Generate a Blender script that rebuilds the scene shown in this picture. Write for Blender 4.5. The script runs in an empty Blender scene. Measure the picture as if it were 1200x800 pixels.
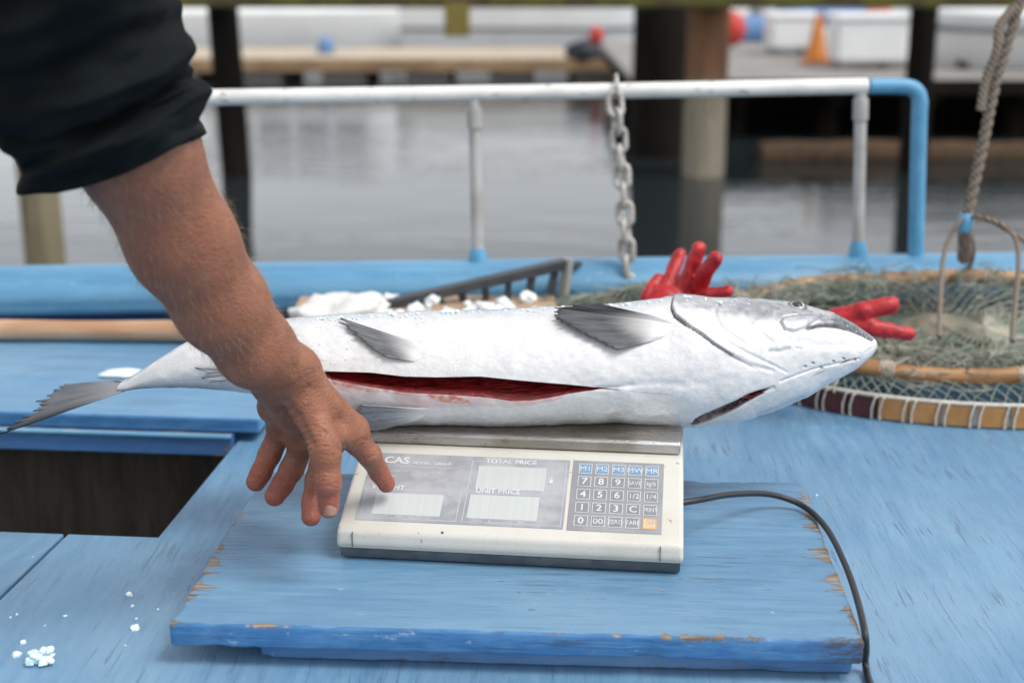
import bpy, bmesh, math, random
import numpy as np
from mathutils import Vector, Matrix, noise as mnoise
R = math.radians
random.seed(7); rng = np.random.default_rng(7)
scene = bpy.context.scene
col = scene.collection
# ------------------------------------------------------------------ camera, sky, sun, exposure
CAMZ, PITCH, FPX = 0.70, R(15.49), 1667.0          # FPX: focal length in pixels of the 1200 px wide photo
cam = bpy.data.cameras.new('camera'); camo = bpy.data.objects.new('camera', cam); col.objects.link(camo)
camo.location = (0, 0, CAMZ); camo.rotation_euler = (math.pi/2 - PITCH, 0, 0)
cam.sensor_width = 36.0; cam.lens = 36.0*FPX/1200.0; cam.clip_start = 0.02; cam.clip_end = 3000
cam.dof.use_dof = True; cam.dof.focus_distance = 1.60; cam.dof.aperture_fstop = 3.2; cam.dof.aperture_blades = 9
scene.camera = camo
w = bpy.data.worlds.new('World'); scene.world = w; w.use_nodes = True
wt = w.node_tree; wt.nodes.clear()
SUN_EL, SUN_AZ = R(58), R(118)                       # azimuth clockwise from +Y
sky = wt.nodes.new('ShaderNodeTexSky'); sky.sky_type = 'NISHITA'; sky.sun_disc = False
sky.sun_elevation = SUN_EL; sky.sun_rotation = SUN_AZ; sky.air_density = 1.0; sky.dust_density = 1.0; sky.ozone_density = 1.0
hs = wt.nodes.new('ShaderNodeHueSaturation'); hs.inputs['Saturation'].default_value = 0.18   # overcast: the cloud layer greys the sky
bg = wt.nodes.new('ShaderNodeBackground'); bg.inputs['Strength'].default_value = 0.15
wo = wt.nodes.new('ShaderNodeOutputWorld')
wt.links.new(sky.outputs[0], hs.inputs['Color']); wt.links.new(hs.outputs[0], bg.inputs[0]); wt.links.new(bg.outputs[0], wo.inputs[0])
sl = bpy.data.lights.new('sun', 'SUN'); sl.energy = 1.5; sl.angle = R(25); sl.color = (1, 0.955, 0.89)
so = bpy.data.objects.new('sun', sl); col.objects.link(so)
sd = Vector((math.sin(SUN_AZ)*math.cos(SUN_EL), math.cos(SUN_AZ)*math.cos(SUN_EL), math.sin(SUN_EL)))
so.rotation_euler = sd.to_track_quat('Z', 'Y').to_euler(); so.location = (0, 0, 8)
vs = scene.view_settings; vs.view_transform = 'Standard'; vs.look = 'None'; vs.exposure = 0.70; vs.gamma = 1.0; vs.use_curve_mapping = False
scene.cycles.max_bounces = 8

# ------------------------------------------------------------------ helpers: photo measurements -> metres
cp, sp_ = math.cos(PITCH), math.sin(PITCH)
FWD = np.array([0, cp, -sp_]); UPV = np.array([0, sp_, cp]); CAM = np.array([0, 0, CAMZ])
def at(px, py, Y=None, z=None):
    """world point seen at photo pixel (px,py) at distance Y or height z"""
    d = FWD + (px-600)/FPX*np.array([1., 0, 0]) - (py-400)/FPX*UPV
    t = Y/d[1] if Y is not None else (z-CAMZ)/d[2]
    return CAM + d*t
def depth(P): return float((np.asarray(P)-CAM) @ FWD)
def proj(P):
    P = np.asarray(P, float)-CAM
    dd = P @ FWD
    return 600+FPX*P[..., 0]/dd, 400-FPX*(P @ UPV)/dd
V = lambda p: Vector((float(p[0]), float(p[1]), float(p[2])))

# ------------------------------------------------------------------ helpers: objects
def tag(o, label=None, cat=None, group=None, kind=None):
    if label: o['label'] = label
    if cat: o['category'] = cat
    if group: o['group'] = group
    if kind: o['kind'] = kind
    return o
def empty(name, loc=(0, 0, 0), rz=0):
    o = bpy.data.objects.new(name, None); col.objects.link(o)
    o.location = [float(v) for v in loc]; o.rotation_euler = (0, 0, rz); o.empty_display_size = 0.05
    return o
def link_mesh(name, me, m, parent=None, smooth=False):
    o = bpy.data.objects.new(name, me); col.objects.link(o)
    if m is not None:
        for x in (m if isinstance(m, (list, tuple)) else [m]): me.materials.append(x)
    if parent is not None:
        o.parent = parent
    if smooth:
        me.polygons.foreach_set('use_smooth', [True]*len(me.polygons))
    return o
def wparent(o, p):
    """parent geometry given in world coordinates to p without moving it"""
    o.parent = p
    o.matrix_parent_inverse = (Matrix.Translation(p.location) @ p.rotation_euler.to_matrix().to_4x4()).inverted()
    return o
def pyobj(name, v, f, m, parent=None, smooth=False, world=False):
    me = bpy.data.meshes.new(name); me.from_pydata([tuple(map(float, q)) for q in v], [], [tuple(map(int, q)) for q in f]); me.update()
    o = link_mesh(name, me, m, None, smooth)
    if parent is not None:
        if world: wparent(o, parent)
        else: o.parent = parent
    return o
def bmobj(name, bm, m, parent=None, smooth=False, world=False, recalc=True):
    if recalc: bmesh.ops.recalc_face_normals(bm, faces=bm.faces)
    me = bpy.data.meshes.new(name); bm.to_mesh(me); bm.free()
    o = link_mesh(name, me, m, None, smooth)
    if parent is not None:
        if world: wparent(o, parent)
        else: o.parent = parent
    return o
def add_box(bm, x0, x1, y0, y1, z0, z1, M=None, bev=0.0, seg=2):
    vs_ = [bm.verts.new((x, y, z)) for z in (z0, z1) for y in (y0, y1) for x in (x0, x1)]
    fs = [(0, 2, 3, 1), (4, 5, 7, 6), (0, 1, 5, 4), (1, 3, 7, 5), (3, 2, 6, 7), (2, 0, 4, 6)]
    faces = [bm.faces.new([vs_[i] for i in f]) for f in fs]
    allv = list(vs_)
    if bev:
        eds = list({e for f in faces for e in f.edges})
        r = bmesh.ops.bevel(bm, geom=eds, offset=bev, segments=seg, affect='EDGES', profile=0.5)
        allv = list({v for f in r['faces'] for v in f.verts} | {v for v in allv if v.is_valid})
    if M is not None:
        for v in allv: v.co = M @ v.co
    return allv
def box(name, x0, x1, y0, y1, z0, z1, m, parent=None, bev=0.0, M=None, world=False, seg=2):
    bm = bmesh.new(); add_box(bm, x0, x1, y0, y1, z0, z1, M, bev, seg)
    return bmobj(name, bm, m, parent, world=world)
def catmull(pts, n):
    P = np.array(pts, float); P = np.vstack([2*P[0]-P[1], P, 2*P[-1]-P[-2]])
    out = []
    for i in range(1, len(P)-2):
        for t in np.linspace(0, 1, n, endpoint=False):
            a, b, c, d = P[i-1], P[i], P[i+1], P[i+2]
            out.append(0.5*((2*b)+(-a+c)*t+(2*a-5*b+4*c-d)*t*t+(-a+3*b-3*c+d)*t**3))
    out.append(P[-2]); return np.array(out)
def tube_data(path, r, sides=8, closed=False, cap=True):
    path = np.array(path, float); n = len(path)
    rr = np.broadcast_to(np.asarray(r, float), (n,))
    v, f = [], []
    up = None
    for i in range(n):
        if closed: t = path[(i+1) % n]-path[i-1]
        else: t = path[min(i+1, n-1)]-path[max(i-1, 0)]
        t = t/(np.linalg.norm(t)+1e-12)
        if up is None: up = np.array([0, 0, 1.]) if abs(t[2]) < 0.9 else np.array([1., 0, 0])
        s = np.cross(t, up); s /= np.linalg.norm(s)+1e-12; up = np.cross(s, t)
        for k in range(sides):
            a = 2*math.pi*k/sides
            v.append(path[i]+rr[i]*(math.cos(a)*s+math.sin(a)*up))
    m = n if closed else n-1
    for i in range(m):
        for k in range(sides):
            a, b = i*sides+k, i*sides+(k+1) % sides
            j = (i+1) % n
            f.append((a, b, j*sides+(k+1) % sides, j*sides+k))
    if cap and not closed:
        f.append(tuple(range(sides-1, -1, -1))); f.append(tuple((n-1)*sides+k for k in range(sides)))
    return v, f
def tube(name, path, r, m, parent=None, sides=8, closed=False, world=False):
    v, f = tube_data(path, r, sides, closed)
    o = pyobj(name, v, f, m, parent, True, world)
    o.data.set_sharp_from_angle(angle=R(50))
    return o
def merge(parts):
    v, f = [], []
    for a, b in parts:
        k = len(v); v += list(a); f += [tuple(i+k for i in q) for q in b]
    return v, f
def lathe_data(prof, n=24, c=(0, 0, 0)):
    v, f = [], []
    for r_, z in prof:
        for k in range(n):
            a = 2*math.pi*k/n; v.append((c[0]+r_*math.cos(a), c[1]+r_*math.sin(a), c[2]+z))
    for i in range(len(prof)-1):
        for k in range(n):
            f.append((i*n+k, i*n+(k+1) % n, (i+1)*n+(k+1) % n, (i+1)*n+k))
    f.append(tuple(range(n-1, -1, -1))); f.append(tuple((len(prof)-1)*n+k for k in range(n)))
    return v, f
def color_attr(me, cols, name='col'):
    a = me.color_attributes.new(name, 'FLOAT_COLOR', 'POINT')
    c = np.ones((len(me.vertices), 4), np.float32); c[:, :3] = cols
    a.data.foreach_set('color', c.ravel())
def vnoise(P, s, seed=0.0, oct=3):
    return np.array([mnoise.fractal(Vector((p[0]*s+seed, p[1]*s+seed*1.7, p[2]*s-seed)), 1.0, 2.0, oct) for p in P])
def seg_dist(U, W, pl):
    """distance from points (U,W) to a 2-D polyline"""
    best = np.full(U.shape, 1e9)
    for (x0, y0), (x1, y1) in zip(pl[:-1], pl[1:]):
        dx, dy = x1-x0, y1-y0; L = dx*dx+dy*dy+1e-9
        t = np.clip(((U-x0)*dx+(W-y0)*dy)/L, 0, 1)
        best = np.minimum(best, np.hypot(U-x0-t*dx, W-y0-t*dy))
    return best
def in_poly(U, W, pl):
    inside = np.zeros(U.shape, bool); n = len(pl)
    for i in range(n):
        x0, y0 = pl[i]; x1, y1 = pl[(i+1) % n]
        c = ((y0 > W) != (y1 > W)) & (U < (x1-x0)*(W-y0)/((y1-y0) if y1 != y0 else 1e-9)+x0)
        inside ^= c
    return inside

# signed distance field of tapered capsules, smoothly joined, meshed as one continuous skin
def sdf_skin(prims, vox, pad=0.012):
    P0 = np.array([np.minimum(np.array(p[0])-p[2], np.array(p[1])-p[3]) for p in prims]).min(0)-pad
    P1 = np.array([np.maximum(np.array(p[0])+p[2], np.array(p[1])+p[3]) for p in prims]).max(0)+pad
    n = np.ceil((P1-P0)/vox).astype(int)+1
    D = np.full(n, 1.0, np.float32)
    for p in prims:
        a, b, ra, rb = np.array(p[0], float), np.array(p[1], float), p[2], p[3]; k = p[4]
        mg = k+3*vox
        lo = np.clip(np.floor((np.minimum(a-ra, b-rb)-mg-P0)/vox).astype(int), 0, n-1)
        hi = np.clip(np.ceil((np.maximum(a+ra, b+rb)+mg-P0)/vox).astype(int)+1, 1, n)
        gx, gy, gz = [P0[i]+vox*np.arange(lo[i], hi[i]) for i in range(3)]
        X, Y, Z = np.meshgrid(gx, gy, gz, indexing='ij')
        ab = b-a; L = ab@ab+1e-12
        t = np.clip(((X-a[0])*ab[0]+(Y-a[1])*ab[1]+(Z-a[2])*ab[2])/L, 0, 1)
        d = np.sqrt((X-a[0]-t*ab[0])**2+(Y-a[1]-t*ab[1])**2+(Z-a[2]-t*ab[2])**2)-(ra+(rb-ra)*t)
        S = D[lo[0]:hi[0], lo[1]:hi[1], lo[2]:hi[2]]
        if k < 0:                                   # carve
            pass
        h = np.clip(k-np.abs(S-d), 0, None)/k
        S[:] = np.minimum(S, d)-h*h*k*0.25
    ins = D < 0
    nx, ny, nz = n
    c = [ins[i:nx-1+i, j:ny-1+j, k_:nz-1+k_] for i in (0, 1) for j in (0, 1) for k_ in (0, 1)]
    s = sum(q.astype(np.int8) for q in c); act = (s > 0) & (s < 8)
    I, J, K = np.nonzero(act); idx = np.full(act.shape, -1, np.int64); idx[I, J, K] = np.arange(len(I))
    acc = np.zeros((len(I), 3)); cnt = np.zeros(len(I))
    corners = [(i, j, k_) for i in (0, 1) for j in (0, 1) for k_ in (0, 1)]
    for A in range(8):
        for B in range(A+1, 8):
            ca, cb = corners[A], corners[B]
            if sum(abs(x-y) for x, y in zip(ca, cb)) != 1: continue
            da = D[I+ca[0], J+ca[1], K+ca[2]]; db = D[I+cb[0], J+cb[1], K+cb[2]]
            m = (da < 0) != (db < 0); t = np.where(m, da/(da-db+1e-12), 0)
            for q in range(3): acc[:, q] += np.where(m, ca[q]+(cb[q]-ca[q])*t, 0)
            cnt += m
    Vv = P0+vox*(np.stack([I, J, K], 1)+acc/cnt[:, None])
    F = []
    for ax in range(3):
        u, v_ = (ax+1) % 3, (ax+2) % 3
        sl0 = [slice(None)]*3; sl1 = [slice(None)]*3
        sl0[ax] = slice(0, -1); sl1[ax] = slice(1, None)
        ch = ins[tuple(sl0)] != ins[tuple(sl1)]
        e = np.argwhere(ch)
        e = e[(e[:, u] > 0) & (e[:, v_] > 0) & (e[:, u] < n[u]-1) & (e[:, v_] < n[v_]-1)]
        def cell(du, dv):
            q = e.copy(); q[:, u] -= du; q[:, v_] -= dv
            return idx[q[:, 0], q[:, 1], q[:, 2]]
        quad = np.stack([cell(1, 1), cell(0, 1), cell(0, 0), cell(1, 0)], 1)
        st = ins[e[:, 0], e[:, 1], e[:, 2]]
        quad[~st] = quad[~st][:, ::-1]
        F.append(quad)
    F = np.vstack(F); F = F[(F >= 0).all(1)]
    # a little Laplacian smoothing
    for _ in range(3):
        S = np.zeros_like(Vv); C = np.zeros(len(Vv))
        for q in range(4):
            np.add.at(S, F[:, q], Vv[F[:, (q+1) % 4]]); np.add.at(C, F[:, q], 1)
            np.add.at(S, F[:, q], Vv[F[:, (q-1) % 4]]); np.add.at(C, F[:, q], 1)
        Vv = 0.5*Vv+0.5*S/np.maximum(C, 1)[:, None]
    return Vv, F
def mesh_np(name, Vv, F, m, parent=None, smooth=True):
    me = bpy.data.meshes.new(name)
    me.from_pydata(Vv.tolist(), [], F.tolist()); me.update()
    o = link_mesh(name, me, m, None, smooth)
    if parent is not None: wparent(o, parent)
    return o

# ------------------------------------------------------------------ materials
class N:
    def __init__(s, name):
        s.m = bpy.data.materials.new(name); s.m.use_nodes = True; s.t = s.m.node_tree; s.t.nodes.clear()
        s.out = s.t.nodes.new('ShaderNodeOutputMaterial'); s.b = s.t.nodes.new('ShaderNodeBsdfPrincipled')
        s.l(s.b.outputs[0], s.out.inputs[0])
        s.tc = s.t.nodes.new('ShaderNodeTexCoord')
    def l(s, a, b): s.t.links.new(a, b)
    def put(s, inp, v):
        if hasattr(v, 'is_linked') or hasattr(v, 'links'): s.l(v, inp)
        else:
            if isinstance(v, (tuple, list)) and len(v) == 3 and inp.type == 'RGBA': v = (*v, 1)
            inp.default_value = v
    def set(s, **k):
        for a, v in k.items(): s.put(s.b.inputs[a.replace('_', ' ')], v)
    def map(s, scale=(1, 1, 1), rot=(0, 0, 0), src='Object', loc=(0, 0, 0)):
        n = s.t.nodes.new('ShaderNodeMapping'); n.inputs['Scale'].default_value = scale
        n.inputs['Location'].default_value = loc; src_ = s.tc.outputs[src]
        if any(rot):
            r = s.t.nodes.new('ShaderNodeMapping'); r.inputs['Rotation'].default_value = rot; s.l(src_, r.inputs[0]); src_ = r.outputs[0]
        s.l(src_, n.inputs[0]); return n.outputs[0]
    def noise(s, vec, scale, detail=4, rough=0.55, dist=0.0):
        n = s.t.nodes.new('ShaderNodeTexNoise'); n.inputs['Scale'].default_value = scale; n.inputs['Detail'].default_value = detail
        n.inputs['Roughness'].default_value = rough; n.inputs['Distortion'].default_value = dist
        s.l(vec, n.inputs['Vector']); return n.outputs[0]
    def voro(s, vec, scale, feat='F1', out='Distance', rnd=1.0):
        n = s.t.nodes.new('ShaderNodeTexVoronoi'); n.feature = feat; n.inputs['Scale'].default_value = scale
        n.inputs['Randomness'].default_value = rnd
        s.l(vec, n.inputs['Vector']); return n.outputs[out]
    def ramp(s, fac, a, b, ca=0.0, cb=1.0):
        n = s.t.nodes.new('ShaderNodeMapRange'); n.interpolation_type = 'SMOOTHSTEP'
        s.put(n.inputs['Value'], fac); n.inputs['From Min'].default_value = a; n.inputs['From Max'].default_value = b
        n.inputs['To Min'].default_value = ca; n.inputs['To Max'].default_value = cb; return n.outputs[0]
    def math(s, op, a, b=0.0):
        n = s.t.nodes.new('ShaderNodeMath'); n.operation = op; s.put(n.inputs[0], a); s.put(n.inputs[1], b); return n.outputs[0]
    def mix(s, fac, a, b):
        n = s.t.nodes.new('ShaderNodeMix'); n.data_type = 'RGBA'
        s.put(n.inputs[0], fac); s.put(n.inputs[6], a); s.put(n.inputs[7], b); return n.outputs[2]
    def bump(s, h, dist, strength=1.0, prev=None):
        n = s.t.nodes.new('ShaderNodeBump'); n.inputs['Distance'].default_value = dist; n.inputs['Strength'].default_value = strength
        s.put(n.inputs['Height'], h)
        if prev is not None: s.l(prev, n.inputs['Normal'])
        s.l(n.outputs[0], s.b.inputs['Normal']); return n.outputs[0]
    def attr(s, name='col'):
        n = s.t.nodes.new('ShaderNodeAttribute'); n.attribute_name = name; return n.outputs['Color']
    def sep(s, vec):
        n = s.t.nodes.new('ShaderNodeSeparateXYZ'); s.l(vec, n.inputs[0]); return n.outputs
def simple(name, c, rough=0.5, c2=None, scale=30, bump=0.0, metal=0.0, spec=0.5, stretch=(1, 1, 1), **kw):
    n = N(name); v = n.map(stretch)
    f = n.noise(v, scale, 5, 0.6)
    c2 = c2 or tuple(x*0.72 for x in c)
    n.set(Base_Color=n.mix(n.ramp(f, 0.35, 0.65), c, c2), Roughness=n.ramp(f, 0.3, 0.7, max(rough-0.06, 0.02), min(rough+0.08, 1)), Metallic=metal, Specular_IOR_Level=spec, **kw)
    if bump: n.bump(f, bump)
    return n.m

BLUE = (0.105, 0.240, 0.395); BLUE2 = (0.160, 0.312, 0.460); BLUED = (0.06, 0.19, 0.46); WOOD = (0.34, 0.27, 0.20)
def paint(name, half=None, edge=0.0, grain=(1.2, 9, 9), rot=0.0, chips=0.66, scr=0.63, base=BLUE, base2=BLUE2, low=None, edge_sides='xy', cz=None, grime=False, edge_shade=None):
    """weathered blue boat paint on plywood: brushed grain, chips to the wood, dark scratches, white scuffs"""
    n = N(name); o = n.map()
    g = n.map(grain, (0, 0, rot))
    big = n.noise(o, 3.2, 5, 0.6); fine = n.noise(g, 28, 7, 0.65); mid = n.noise(g, 7, 5, 0.6)
    c = n.mix(n.ramp(mid, 0.35, 0.68), base, base2)
    c = n.mix(n.ramp(big, 0.30, 0.62, 0.0, 0.55), c, tuple(x*0.80 for x in base))
    c = n.mix(n.ramp(n.noise(o, 1.7, 3), 0.45, 0.75, 0, 0.45), c, (0.25, 0.39, 0.52))
    c = n.mix(n.math('MULTIPLY', n.ramp(n.noise(g, 3.2, 6, .7), 0.50, 0.68, 0, .42), n.ramp(n.noise(o, 11, 4, .6), .4, .62)), c, tuple(x*.58 for x in base))
    c = n.mix(n.ramp(n.noise(o, 46, 5, .7), 0.66, 0.72, 0, .7), c, (0.32, 0.41, 0.50))
    c = n.mix(n.ramp(n.noise(n.map(loc=(5, 5, 5)), 60, 4, .7), 0.70, 0.74, 0, .8), c, (0.07, 0.075, 0.08))
    if edge_shade is not None:  # front and back edge faces get a deeper blue: their shade painted in
        xz = n.sep(o); em_ = n.ramp(n.math('ADD', n.math('ABSOLUTE', n.math('SUBTRACT', xz[1], edge_shade[1])), n.math('MULTIPLY', n.noise(n.map((1, 1, 5)), 30, 5, .7), .004)), edge_shade[0]-.0030, edge_shade[0]-.0005)
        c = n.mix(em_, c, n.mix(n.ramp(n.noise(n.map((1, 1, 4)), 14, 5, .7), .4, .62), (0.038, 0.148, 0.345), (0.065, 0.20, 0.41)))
    # dirt in the open grain
    st_ = [g_*(2.6 if g_ > 4 else 1.0) for g_ in grain]
    sc_ = n.map(st_, (0, 0, rot), loc=(3, 1, 0))
    s1 = n.ramp(n.noise(sc_, 9, 3, 0.5), scr, scr+0.05); patch = n.ramp(n.noise(o, 7, 4), 0.46, 0.66)
    c = n.mix(n.math('MULTIPLY', n.math('MULTIPLY', s1, patch), 0.5), c, (0.045, 0.06, 0.09))
    # chips down to the timber
    ch = n.noise(n.map((grain[0]*1.1, grain[1]*0.55, grain[2]*0.55), (0, 0, rot), loc=(7, 2, 1)), 17, 4, 0.65)
    gate = n.ramp(n.noise(o, 5.0, 3), 0.44, 0.60)
    chip = n.math('MULTIPLY', n.ramp(ch, chips, chips+0.025), gate)
    if half is not None and edge:
        xyz = n.sep(o); ds = []
        for ax, h in zip('xyz', half):
            if ax not in edge_sides or h is None: continue
            k = 'xyz'.index(ax)
            d = n.math('SUBTRACT', h, n.math('ABSOLUTE', xyz[k]))
            if cz is not None: d = n.math('MAXIMUM', d, n.math('MULTIPLY', n.math('SUBTRACT', cz, xyz[2]), 2.2))
            en = n.noise(n.map(tuple(.45 if q == ax else 2.4 for q in 'xyz'), loc=(k*3, 1, 2)), 15, 6, 0.75)
            amt = edge if not isinstance(edge, dict) else edge[ax]
            em = n.ramp(n.math('SUBTRACT', n.math('MULTIPLY', n.math('MULTIPLY', n.ramp(en, 0.40, 0.68), n.ramp(n.noise(n.map(loc=(k*5, 9, 1)), 5.5, 4, .6), .44 if ax == 'x' else .50, .60, .25, 1)), amt), d), -0.0008, 0.0012)
            chip = n.math('MAXIMUM', chip, em)
    wf = n.noise(n.map((2, 30, 30), (0, 0, rot)), 12, 4)
    wc = n.mix(n.ramp(wf, 0.35, 0.65), WOOD, (0.10, 0.065, 0.04))
    c = n.mix(chip, c, wc)
    if grime:
        gx = n.ramp(n.math('SUBTRACT', xyz[0], n.math('MULTIPLY', n.noise(o, 22, 5, .7), .10)), half[0]-.115, half[0]-.05)
        gy = n.ramp(xyz[1], -half[1]+.012, -half[1]+.002)
        gm = n.math('MULTIPLY', n.math('MULTIPLY', gx, gy), n.ramp(n.noise(n.map((1, 1, 3)), 60, 5, .7), .36, .56))
        c = n.mix(n.math('MULTIPLY', gm, .9), c, (0.055, 0.035, 0.022))
        gf = n.math('MULTIPLY', n.ramp(xyz[1], -half[1]+.006, -half[1]+.001), n.ramp(n.noise(n.map((.5, 1, 8)), 18, 6, .75), .55, .66))
        c = n.mix(n.math('MULTIPLY', gf, .65), c, (0.04, 0.055, 0.075))
        c = n.mix(n.math('MULTIPLY', n.math('MULTIPLY', n.ramp(xyz[1], -half[1]+.03, -half[1]+.002), n.ramp(n.noise(n.map((1.5, 4, 4), loc=(3, 3, 8)), 13, 6, .75), .61, .68)), .55), c, (0.50, 0.58, 0.66))
    # white scuffs
    wsn = n.noise(n.map((3, 5, 3), (0, 0, rot+0.3), loc=(11, 4, 2)), 22, 5, 0.7)
    ws = n.math('MULTIPLY', n.ramp(wsn, 0.68, 0.74), n.ramp(n.noise(o, 6.5, 2), 0.5, 0.65))
    c = n.mix(n.math('MULTIPLY', ws, 0.75), c, (0.62, 0.68, 0.74))
    n.set(Base_Color=c, Roughness=n.ramp(fine, 0.3, 0.7, 0.30, 0.55), Specular_IOR_Level=0.5)
    h = n.math('ADD', n.math('MULTIPLY', fine, 0.45), n.math('SUBTRACT', n.math('MULTIPLY', mid, 0.35), n.math('ADD', n.math('MULTIPLY', chip, 0.7), n.math('MULTIPLY', s1, 0.25))))
    n.bump(h, 0.0016, 0.8)
    return n.m
YAW = R(-5.2)                                        # the boat lies a little askew to the camera
M = {}
M['deck'] = paint('deck_paint', grain=(9, 1.2, 9), rot=R(-4), chips=0.655, scr=0.59)
M['deck_b'] = paint('deck_paint_far', grain=(9, 1.2, 9), rot=R(14), chips=0.70, scr=0.60)
M['hatch'] = paint('hatch_paint', grain=(1.2, 9, 9), chips=0.70, scr=0.64, base=(0.105, 0.255, 0.43), edge_shade=(.232, .228))
M['blue_gun'] = paint('gunwale_paint', grain=(0.8, 6, 6), chips=0.78, scr=0.72, base=(0.085, 0.25, 0.42), base2=(0.13, 0.315, 0.48))
M['blue_dark'] = paint('bulwark_paint', grain=(0.8, 6, 6), chips=0.76, scr=0.70, base=(0.032, 0.12, 0.33), base2=(0.045, 0.15, 0.38))
M['blue_pipe'] = simple('pipe_paint_blue', (0.075, 0.275, 0.47), 0.4, (0.11, 0.33, 0.53), 25)
n = N('pipe_worn'); o_ = n.map()
f_ = n.noise(n.map((1, 3, 3)), 9, 5, 0.65)
n.set(Base_Color=n.mix(n.ramp(n.noise(n.map((2, 2, 6)), 14, 5, .7), 0.60, 0.66), n.mix(n.ramp(f_, .35, .65), (0.74, 0.74, 0.72), (0.60, 0.60, 0.57)), (0.30, 0.28, 0.25)), Roughness=0.38)
M['pipe'] = n.m
M['pipe_post'] = simple('post_galvanised', (0.46, 0.46, 0.45), 0.45, (0.36, 0.35, 0.33), 18)
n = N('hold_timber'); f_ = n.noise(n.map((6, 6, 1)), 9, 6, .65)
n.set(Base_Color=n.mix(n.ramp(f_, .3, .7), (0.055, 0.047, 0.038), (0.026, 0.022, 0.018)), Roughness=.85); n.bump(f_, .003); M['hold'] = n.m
M['oar'] = simple('varnished_pole', (0.52, 0.36, 0.24), 0.45, (0.40, 0.22, 0.12), 6, stretch=(0.8, 6, 6))
# salmon
n = N('salmon_skin'); ca = n.attr(); o_ = n.map()
sc_ = n.voro(n.map((150, 190, 190)), 1.0, 'F1'); gr = n.noise(o_, 900, 3, .7); gl = n.ramp(n.noise(o_, 420, 2), .58, .70)
gate = n.ramp(n.noise(o_, 14, 3), .42, .62)
cc = n.mix(n.math('MULTIPLY', n.ramp(sc_, .25, .7), .16), ca, (0.40, 0.43, 0.48))
cc = n.mix(n.ramp(n.noise(n.map((4, 14, 14)), 3, 5, .65), .52, .74, 0, .20), cc, (0.58, 0.58, 0.60))
cc = n.mix(n.ramp(n.noise(n.map((1, 1, 1), loc=(2, 7, 3)), 19, 5, .7), .66, .74, 0, .30), cc, (0.62, 0.40, 0.38))
cc = n.mix(n.math('MULTIPLY', n.math('MULTIPLY', gl, gate), .65), cc, (0.82, 0.83, 0.84))
n.set(Base_Color=cc, Roughness=n.ramp(n.noise(o_, 60, 4), .3, .7, .14, .36), Specular_IOR_Level=.7, Coat_Weight=.30, Coat_Roughness=.05,
      Subsurface_Weight=.08, Subsurface_Scale=.01)
h = n.math('ADD', n.math('MULTIPLY', sc_, -.35), n.math('ADD', n.math('MULTIPLY', gr, .35), n.math('MULTIPLY', n.math('MULTIPLY', gl, gate), .9)))
n.bump(h, .00055, .8); M['salmon'] = n.m
n = N('salmon_flesh'); f_ = n.noise(n.map((20, 60, 60)), 3, 5, .6)
n.set(Base_Color=n.mix(n.ramp(f_, .35, .65), (0.26, 0.014, 0.014), (0.11, 0.006, 0.007)), Roughness=.18, Specular_IOR_Level=.6); n.bump(f_, .004); M['flesh'] = n.m
n = N('salmon_fin'); ca = n.attr()
n.set(Base_Color=ca, Roughness=.5, Specular_IOR_Level=.22); M['fin'] = n.m
M['eye_ring'] = simple('eye_ring', (0.46, 0.47, 0.45), .15, (0.30, 0.30, 0.28), 300)
M['pupil'] = simple('eye_pupil', (0.05, 0.052, 0.055), .06, (0.02, 0.02, 0.022), 120)
n = N('ice'); n.set(Base_Color=(0.80, 0.86, 0.90), Roughness=.12, Specular_IOR_Level=.6, Subsurface_Weight=.6, Subsurface_Scale=.01)
n.bump(n.noise(n.map(), 200, 4), .002); M['ice'] = n.m
# person
n = N('skin'); ca = n.attr(); o_ = n.map()
f1 = n.noise(o_, 55, 5, .65); f2 = n.noise(o_, 260, 3, .6); vr = n.voro(n.map((1, 1, 1)), 420, 'F1')
cc = n.mix(n.ramp(f1, .36, .64, 0, .40), ca, (0.20, 0.062, 0.034))
cc = n.mix(n.ramp(n.noise(o_, 150, 2), .64, .72, 0, .35), cc, (0.16, 0.06, 0.03))
n.set(Base_Color=cc, Roughness=n.ramp(f1, .3, .7, .36, .52), Specular_IOR_Level=.5, Subsurface_Weight=.12, Subsurface_Radius=(1, .35, .2), Subsurface_Scale=.006)
wr = n.noise(n.map((1, 1, 2.2)), 110, 4, .6, 1.0)
n.bump(n.math('ADD', n.math('ADD', n.math('MULTIPLY', vr, .35), n.math('MULTIPLY', f2, .4)), n.math('MULTIPLY', wr, 1.0)), .0016, .85); M['skin'] = n.m
M['nail'] = simple('nail', (0.34, 0.18, 0.135), .25, (0.29, 0.145, 0.105), 40)
M['hair'] = simple('arm_hair', (0.42, 0.28, 0.17), .4)
n = N('sleeve_cloth'); o_ = n.map(); f_ = n.noise(o_, 18, 5, .6); wv = n.noise(n.map((1, 1, .2)), 1400, 2)
n.set(Base_Color=n.mix(n.ramp(f_, .3, .7), (0.0042, 0.006, 0.007), (0.0078, 0.0105, 0.0112)), Roughness=.9, Specular_IOR_Level=.10)
n.bump(n.math('ADD', f_, n.math('MULTIPLY', wv, .1)), .004, .6); M['cloth'] = n.m
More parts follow.
